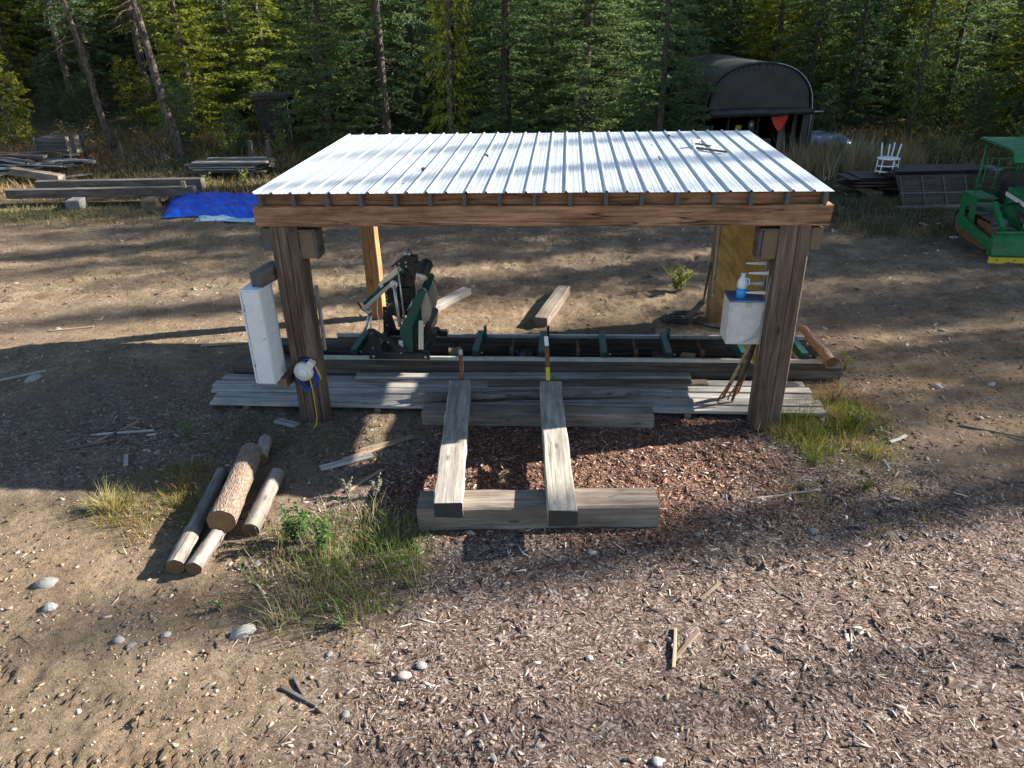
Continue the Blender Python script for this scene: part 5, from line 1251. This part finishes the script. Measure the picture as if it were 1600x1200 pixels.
for a in (
 ('weed_plant', 'bright green leafy weed right of the small log pile', -2.35, -2.55, .50, .32, 14, 34, GL, .055),
 ('weed_plant', 'green leafy weed in the middle of the left grass clump', -2.05, -2.70, .46, .35, 12, 30, GL, .05),
 ('weed_plant', 'pale grey-green weed with upright stems left of the skids', -1.72, -1.70, .36, .25, 7, 26, [(.22, .25, .16), (.30, .31, .22)], .035),
 ('weed_plant', 'pale upright weed next to the grey-green one', -2.05, -1.72, .30, .25, 5, 20, [(.22, .25, .16), (.30, .31, .22)], .035),
 ('weed_plant', 'small feathery green seedling behind the small log pile', -4.55, -.55, .34, .3, 7, 26, GL, .035),
 ('weed_plant', 'tiny green weed in the foreground dirt on the left', -2.75, -3.55, .18, .5, 6, 16, GL, .03),
 ('weed_plant', 'small green weed at the bottom of the left grass clump', -1.55, -3.70, .20, .6, 7, 16, GL, .035),
 ('weed_plant', 'pale dry weed between the skid beams', -.28, -1.55, .28, .4, 6, 18, [(.38, .30, .20), (.28, .2, .12), (.2, .12, .06)], .05),
 ('weed_plant', 'small dry reddish weed beside the left skid', -.45, -1.25, .22, .5, 5, 12, [(.30, .12, .05), (.34, .26, .16)], .05),
 ('weed_plant', 'yellow-green sprig at the right end of the track', 4.62, 1.75, .40, .25, 4, 9, YL, .07),
 ('weed_plant', 'green leafy weed in the right grass clump', 4.25, .15, .34, .4, 9, 20, YL+GL, .05),
 ('weed_plant', 'low green weed in front of the right grass clump', 3.9, -1.3, .15, .8, 8, 16, YL+GL, .04),
 ('weed_plant', 'reddish weed by the end of the deck on the right', 4.15, .72, .42, .3, 8, 18, [(.26, .10, .05), (.18, .06, .04)], .035),
 ('leafy_shrub', 'yellow-green low bush behind the right rear post', 2.72, 5.6, .55, .6, 22, 26, YL, .07),
 ('leafy_shrub', 'small green plant in front of the plank stack', -10.9, 16.8, .75, .3, 6, 14, YL, .12),
 ('leafy_shrub', 'small yellow-leaved sprig left of the tarp end', -12.1, 16.4, .6, .3, 5, 12, YL, .12),
 ('leafy_shrub', 'green leafy bush in front of the outhouse', -13.9, 22.6, 1.5, .5, 18, 26, YL, .13),
 ('leafy_shrub', 'broad leafy bush left of the outhouse path', -11.9, 22.9, 1.2, .5, 14, 24, YL, .12),
 ('leafy_shrub', 'brown leafy bush beneath the leaning grey trunk', -17.4, 23.0, 1.5, .7, 22, 26, [(.16, .10, .05), (.22, .13, .06), (.13, .13, .04)], .12),
 ('leafy_shrub', 'rusty brown bush behind the board heap', -21.8, 24.4, 1.4, .7, 24, 26, [(.24, .13, .05), (.3, .2, .08), (.16, .15, .05)], .12),
 ('leafy_shrub', 'low bush at the forest edge behind the left of the roof', -7.9, 22.6, 1.1, .7, 20, 26, [(.07, .10, .03), (.12, .12, .04)], .12),
 ('leafy_shrub', 'red-brown bush at the right foot of the tent', 10.1, 20.3, 1.0, .7, 18, 22, [(.24, .07, .05), (.2, .12, .06)], .09),
 ('leafy_shrub', 'yellowing bush behind the sheet stack', 14.2, 19.6, 1.5, .7, 24, 28, YL+[(.2, .15, .05)], .11),
 ('leafy_shrub', 'dim green bush behind the bulldozer canopy', 16.8, 19.0, 1.9, .6, 26, 30, GL+YL, .12),
 ('leafy_shrub', 'bush at the right edge behind the bulldozer', 19.5, 17.5, 1.7, .6, 24, 28, GL, .12)):
    leafy(a[0], a[1], a[2], a[3], a[4], a[5], a[6], a[7], a[8], a[9], hash(a[1][:9]) % 1 + int(abs(a[2]*91+a[3]*37)), group='low plants')

# dead branches heaped under the leaning trunk
rs = np.random.RandomState(77)
for k, (bx, by, lb) in enumerate(((-18.3, 22.9, 'tangle of bare grey branches left of the leaning trunk'), (-16.3, 21.6, 'tangle of bare grey branches at the foot of the leaning trunk'), (-10.2, 23.6, 'bare grey branches on the ground near the straight trunk'))):
    mb = MB()
    for q in range(34):
        a = rs.uniform(0, 6.28); L = rs.uniform(.7, 2.0); el = rs.uniform(.05, .9); p = np.array([rs.normal(0, .4), rs.normal(0, .3), .02]); d = np.array([math.cos(a)*math.cos(el), math.sin(a)*math.cos(el), math.sin(el)])*L
        mb.tube([p, p+d*.5+rs.normal(0, .06, 3), p+d*.8+np.array([0, 0, -.1*L]), p+d+np.array([0, 0, -.3*L])], [.016, .012, .008, .003], 4, False)
    o = mb.build('dead_branches', M['twig'], None, (bx, by, gz(bx, by))); tag(o, lb, 'branches', kind='stuff')

# wood chips and bark litter
def chips(name, label, n, dens, size, cols, seed, box, thick=.13, tilt=.32, asp=(2.4, 7.5)):
    rs = np.random.RandomState(seed); x = rs.uniform(box[0], box[1], n*7); y = rs.uniform(box[2], box[3], n*7)
    k = rs.rand(n*7) < dens(x, y); x, y = x[k][:n], y[k][:n]; n = len(x)
    s_ = size[0]*(size[1]/size[0])**(rs.rand(n)**1.7); L = s_; Wd = s_/rs.uniform(asp[0], asp[1], n); T = np.maximum(.002, Wd*thick*rs.uniform(.5, 1.3, n))
    az = rs.uniform(0, 6.28, n); ax = np.stack([np.cos(az), np.sin(az), rs.normal(0, tilt, n)*.6], 1); ax = nrm(ax); rv = np.stack([0*x, 0*x, 1+0*x], 1)+rs.normal(0, tilt, (n, 3)); sd_ = nrm(np.cross(rv, ax)); upn = np.cross(ax, sd_)
    C_ = np.stack([x, y, H(x, y)+T*.15+np.abs(ax[:, 2])*L*rs.uniform(-.1, .35, n)], 1)
    tp = rs.uniform(.25, 1.0, n); sk = rs.normal(0, .3, n)*Wd
    def pt(u, v, w_): return C_+ax*(u*L)[:, None]+sd_*(v)[:, None]+upn*(w_*T)[:, None]
    V = np.empty((n, 8, 3)); q = 0
    for w_ in (-.5, .5):
        for (u, sg) in ((-.5, -1), (.5, -1), (.5, 1), (-.5, 1)):
            V[:, q] = pt(u, sg*Wd*.5*(tp if u > 0 else 1)+(sk if u > 0 else 0), w_); q += 1
    f = np.array([(0, 3, 2, 1), (4, 5, 6, 7), (0, 1, 5, 4), (1, 2, 6, 5), (2, 3, 7, 6), (3, 0, 4, 7)])
    F = (np.arange(n)[:, None, None]*8+f[None]).reshape(-1, 4)
    col = np.repeat(np.array(cols)[rs.randint(0, len(cols), n)]*(.45+1.25*rs.rand(n, 1)**2.0), 8, 0)
    o = link(name, np_mesh(name, V.reshape(-1, 3), F, col), M['chip']); return tag(o, label, 'wood chips', kind='stuff')
offb = lambda x, y: 1.0*(~((x > -4.7) & (x < 4.0) & (y > .3) & (y < 2.5)))
CH = [(.30, .215, .17), (.24, .165, .125), (.19, .125, .095), (.36, .28, .235), (.15, .095, .07), (.27, .18, .13), (.11, .07, .052), (.42, .36, .31), (.22, .16, .135), (.17, .12, .10)]
RB = [(.20, .095, .062), (.27, .145, .10), (.15, .07, .045), (.34, .22, .165), (.23, .12, .08), (.10, .05, .035)]
chips('wood_chips', 'litter of wood chips spread over the foreground', 20000, lambda x, y: offb(x, y)*np.clip(.06+zone_chip(x, y), 0, 1)*(.10+.90*sstep(.36, .56, fbm(x*1.3, y*1.3, 61, 4))), (.014, .11), CH, 1, (-5.5, 8, -6, 1.5))
chips('chip_crumbs', 'fine crumbs of bark and sawdust among the chips', 16000, lambda x, y: offb(x, y)*np.clip(.15+zone_chip(x, y), 0, 1), (.007, .034), CH+RB, 21, (-5.5, 7.5, -5.6, 1.2), asp=(1.3, 3.5), tilt=.5)
chips('bark_chips', 'reddish bark chips around the skid beams', 13000, lambda x, y: offb(x, y)*zone_red(x, y), (.015, .08), RB, 2, (-3, 5, -3.5, .6), asp=(1.6, 3.5))
chips('splinters', 'pale splinters and shavings over the foreground', 1700, lambda x, y: offb(x, y)*np.clip(.12+zone_chip(x, y)*.8, 0, 1), (.04, .20), [(.40, .33, .27), (.48, .40, .32), (.32, .25, .19), (.22, .16, .12)], 3, (-6.5, 8, -6, 2.5), asp=(7, 15))
chips('yard_litter', 'sparse chips and clods across the yard behind', 9000, lambda x, y: offb(x, y)*(.25+.75*sstep(.4, .6, fbm(x*.7, y*.7, 67, 3))), (.03, .16), [(.30, .23, .16), (.24, .18, .12), (.16, .115, .08), (.42, .34, .25)], 4, (-13, 12, 2.4, 12))
chips('dirt_clods', 'small dirt clods on the left foreground', 16000, lambda x, y: offb(x, y)*(1-.6*zone_chip(x, y))*(.3+.7*sstep(.4, .6, fbm(x*1.5, y*1.5, 69, 3))), (.010, .055), [(.25, .18, .12), (.33, .25, .17), (.18, .125, .08)], 5, (-9, 8, -6, 2.4), thick=.45, asp=(1.2, 2.6))
chips('forest_litter', 'sticks and litter on the forest floor', 5000, lambda x, y: zone_floor(x, y), (.10, .7), [(.22, .15, .09), (.30, .20, .12), (.13, .09, .06), (.36, .28, .2)], 6, (-24, 24, 11, 28), asp=(4, 12))

def rock_mesh(seed, seg=9, rg=6):
    rs = np.random.RandomState(seed); mb = MB(); V = []
    for i in range(rg+1):
        th = math.pi*i/rg
        for k in range(seg):
            a = 2*math.pi*k/seg; d = np.array([math.sin(th)*math.cos(a), math.sin(th)*math.sin(a), math.cos(th)])
            f = 1+.5*(float(vnoise(np.array([d[0]*1.6+seed*3.1]), np.array([d[1]*1.6+d[2]*2.1]), seed)[0])-.5)
            V.append(tuple(d*f))
    F = [(i*seg+k, i*seg+(k+1) % seg, (i+1)*seg+(k+1) % seg, (i+1)*seg+k) for i in range(rg) for k in range(seg)]
    mb.add(V, F, seed % 2 == 0); return mb.mesh('rock')
RM = [rock_mesh(k) for k in range(5)]; RMw = [m_.copy() for m_ in RM]
for m_ in RM: m_.materials.append(M['rock'])
for m_ in RMw: m_.materials.append(M['rockw'])
ROCKS = [(-2.42, -3.82, .14, 'large pale flat rock under the left grass clump'), (-1.58, -4.03, .055, 'round pale stone below the left grass clump'), (-.88, -4.24, .075, 'left one of two pale stones in the centre foreground'), (-.76, -4.12, .055, 'right one of two pale stones in the centre foreground'),
 (-1.27, -4.62, .055, 'pale stone at the bottom of the foreground left of centre'), (-.56, -2.33, .065, 'bluish stone in front of the front sill'), (-.11, -2.50, .04, 'little stone in front of the front sill near the right skid'), (-4.63, -3.30, .13, 'flat grey rock at the left edge of the foreground'),
 (-4.38, -3.62, .08, 'dark flat stone below the flat grey rock'), (-3.50, -3.97, .06, 'left one of two bluish stones in the left foreground'), (-3.36, -4.02, .06, 'right one of two bluish stones in the left foreground'), (-3.10, -3.89, .055, 'oval grey stone right of the two bluish stones'),
 (.72, -2.57, .06, 'pale stone lying right in front of the right skid beam'), (1.83, -2.24, .05, 'small white stone right of the front sill'), (6.65, 1.49, .10, 'large pale stone at the right of the yard'), (7.15, 1.25, .07, 'stone at the right edge of the yard'), (3.04, -2.13, .07, 'grey stone in front of the right grass clump'),
 (5.84, 1.36, .085, 'pale rounded stone right of the shelter'), (5.75, 1.0, .06, 'flat pale stone right of the shelter below the rounded one'), (-.08, -4.93, .05, 'small tan stone at the bottom centre'), (1.12, -4.90, .055, 'grey stone at the bottom right of centre'), (.65, -3.97, .045, 'bright white stone among the chips right of centre'), (1.97, -3.78, .06, 'white stone among the chips on the right'),
 (-2.66, -2.90, .06, 'bluish white stone right of the short grey log'), (-3.42, -4.70, .05, 'pale stone in the tyre marks bottom left'), (1.35, -3.72, .05, 'white rounded stone left of a splinter pile right of centre'), (-7.9, 1.2, .16, 'flat pale stone in the shade at the far left'), (-8.9, 3.3, .09, 'grey stone in the shade on the left of the yard'), (6.9, 3.6, .08, 'grey stone right of the shelter in the shade')]
for k, (x, y, s_, lb) in enumerate(ROCKS):
    o = link('stone', (RMw if k % 3 != 1 else RM)[k % 5], None, None, (x, y, gz(x, y)+s_*.02), (rnd.uniform(-.2, .2), rnd.uniform(-.2, .2), rnd.uniform(0, 6)), (s_*.8, s_*rnd.uniform(.45, .75), s_*rnd.uniform(.3, .5))); tag(o, lb, 'stone', 'loose stones on the yard')
# pebbles
rs = np.random.RandomState(15); n = 5200
x = rs.uniform(-9, 9, n); y = -6+18*rs.rand(n)**1.6; k = ~((x > -4.7) & (x < 4.0) & (y > .3) & (y < 2.5)); x, y = x[k], y[k]; n = len(x)
s_ = .005+.018*rs.rand(n)**4; oct_ = np.array([(1, 0, 0), (0, 1, 0), (-1, 0, 0), (0, -1, 0), (.1, .1, .8), (0, 0, -.8)])
V = np.stack([x, y, H(x, y)+s_*.3], 1)[:, None, :]+oct_[None]*s_[:, None, None]*rs.uniform(.6, 1.3, (n, 6, 1)); f = np.array([(0, 1, 4), (1, 2, 4), (2, 3, 4), (3, 0, 4), (1, 0, 5), (2, 1, 5), (3, 2, 5), (0, 3, 5)])
col = np.repeat(np.array([(.42, .39, .35), (.30, .27, .24), (.55, .51, .46), (.35, .27, .2)])[rs.randint(0, 4, n)]*rs.uniform(.7, 1.2, (n, 1)), 6, 0)
o = link('pebbles', np_mesh('pebbles', V.reshape(-1, 3), (np.arange(n)[:, None, None]*6+f[None]).reshape(-1, 3), col, False), M['stone']); tag(o, 'small pebbles scattered over the dirt', 'pebbles', kind='stuff')
# larger scraps and sticks
def scrap(a, b, W_, T_, mt, label, name='wood_scrap', cat='wood scrap'):
    za, zb_ = gz(*a), gz(*b); tag(timber(name, (a[0], a[1], za+T_*.55), (b[0], b[1], zb_+T_*.55), W_, T_, M[mt], None, ch=T_*.25), label, cat, 'wood scraps on the ground')
for a in (((-2.32, -.98), (-1.72, -.48), .07, .035, 'fresh', 'pale split stick in the sun right of the left front post'), ((-2.22, -.80), (-1.55, -.36), .09, .03, 'board', 'brown split slab just behind the pale split stick'), ((-2.55, -1.18), (-1.98, -.85), .11, .03, 'grey', 'grey bark slab below the pale split stick'),
  ((-2.08, -1.62), (-1.78, -1.18), .05, .025, 'fresh', 'short pale splinter left of the grey-green weed'), ((-1.86, -4.40), (-1.52, -4.56), .035, .025, 'old', 'dark forked stick in the foreground left of centre'), ((-1.80, -4.30), (-1.60, -4.54), .02, .02, 'old', 'thin dark stick beside the dark forked stick'),
  ((-3.55, .02), (-3.20, -.12), .14, .02, 'grey', 'flat pale board scrap at the foot of the white cabinet'), ((-5.75, -.72), (-5.45, -.12), .05, .03, 'fresh', 'yellowish stick among shavings on the left'), ((-5.55, -.75), (-5.62, -.20), .05, .03, 'old', 'dark stick among shavings on the left'), ((-5.9, -.5), (-5.1, -.35), .04, .025, 'grey', 'grey stick lying across the shavings on the left'), ((-6.1, -.9), (-5.5, -.62), .04, .025, 'board', 'brown stick at the bottom of the shavings heap'),
  ((-5.15, -.95), (-5.02, -1.2), .05, .02, 'grey', 'thin upright looking pale splinter left of the log pile'), ((-5.8, 2.55), (-4.9, 2.75), .07, .03, 'fresh', 'long pale slat on the dirt left of the track bed'), ((-8.6, 1.0), (-7.9, 1.5), .06, .03, 'grey', 'long pale slat near the left edge of the yard'), ((-9.0, 3.2), (-8.3, 3.45), .04, .02, 'fresh', 'thin pale stick far left behind the stones'),
  ((1.62, -3.60), (1.34, -3.98), .04, .015, 'board', 'pale splinter pile stick right of centre in the foreground'), ((1.42, -3.60), (1.34, -4.05), .03, .02, 'fresh', 'short pale stick next to the splinter right of centre'), ((2.85, -3.05), (2.6, -3.4), .028, .012, 'board', 'pale stick in the sun at the right foreground'), ((1.92, -2.98), (1.7, -3.22), .035, .015, 'board', 'grey chip of bark right of the front sill'),
  ((2.6, -1.55), (3.35, -1.35), .03, .02, 'grey', 'thin pale branch in front of the right grass clump'), ((5.6, .2), (6.4, -.15), .025, .02, 'old', 'long thin branch on the dirt at the right'), ((5.3, -1.0), (6.1, -1.5), .025, .02, 'old', 'dark thin branch at the right edge'), ((4.55, -.25), (4.8, -.1), .05, .03, 'grey', 'curved pale root right of the grass clump'),
  ((3.85, .25), (4.1, .7), .05, .02, 'grey', 'narrow grey slat poking from the right grass clump')):
    scrap(*a)
# shavings heap on the left
chips('shavings', 'heap of shavings and bark strips on the left of the yard', 520, lambda x, y: np.exp(-(((x+5.5)/.55)**2+((y+.45)/.35)**2)), (.05, .32), [(.26, .21, .165), (.20, .15, .11), (.13, .09, .065), (.30, .26, .22)], 9, (-7, -4, -1.6, .8), asp=(6, 14))
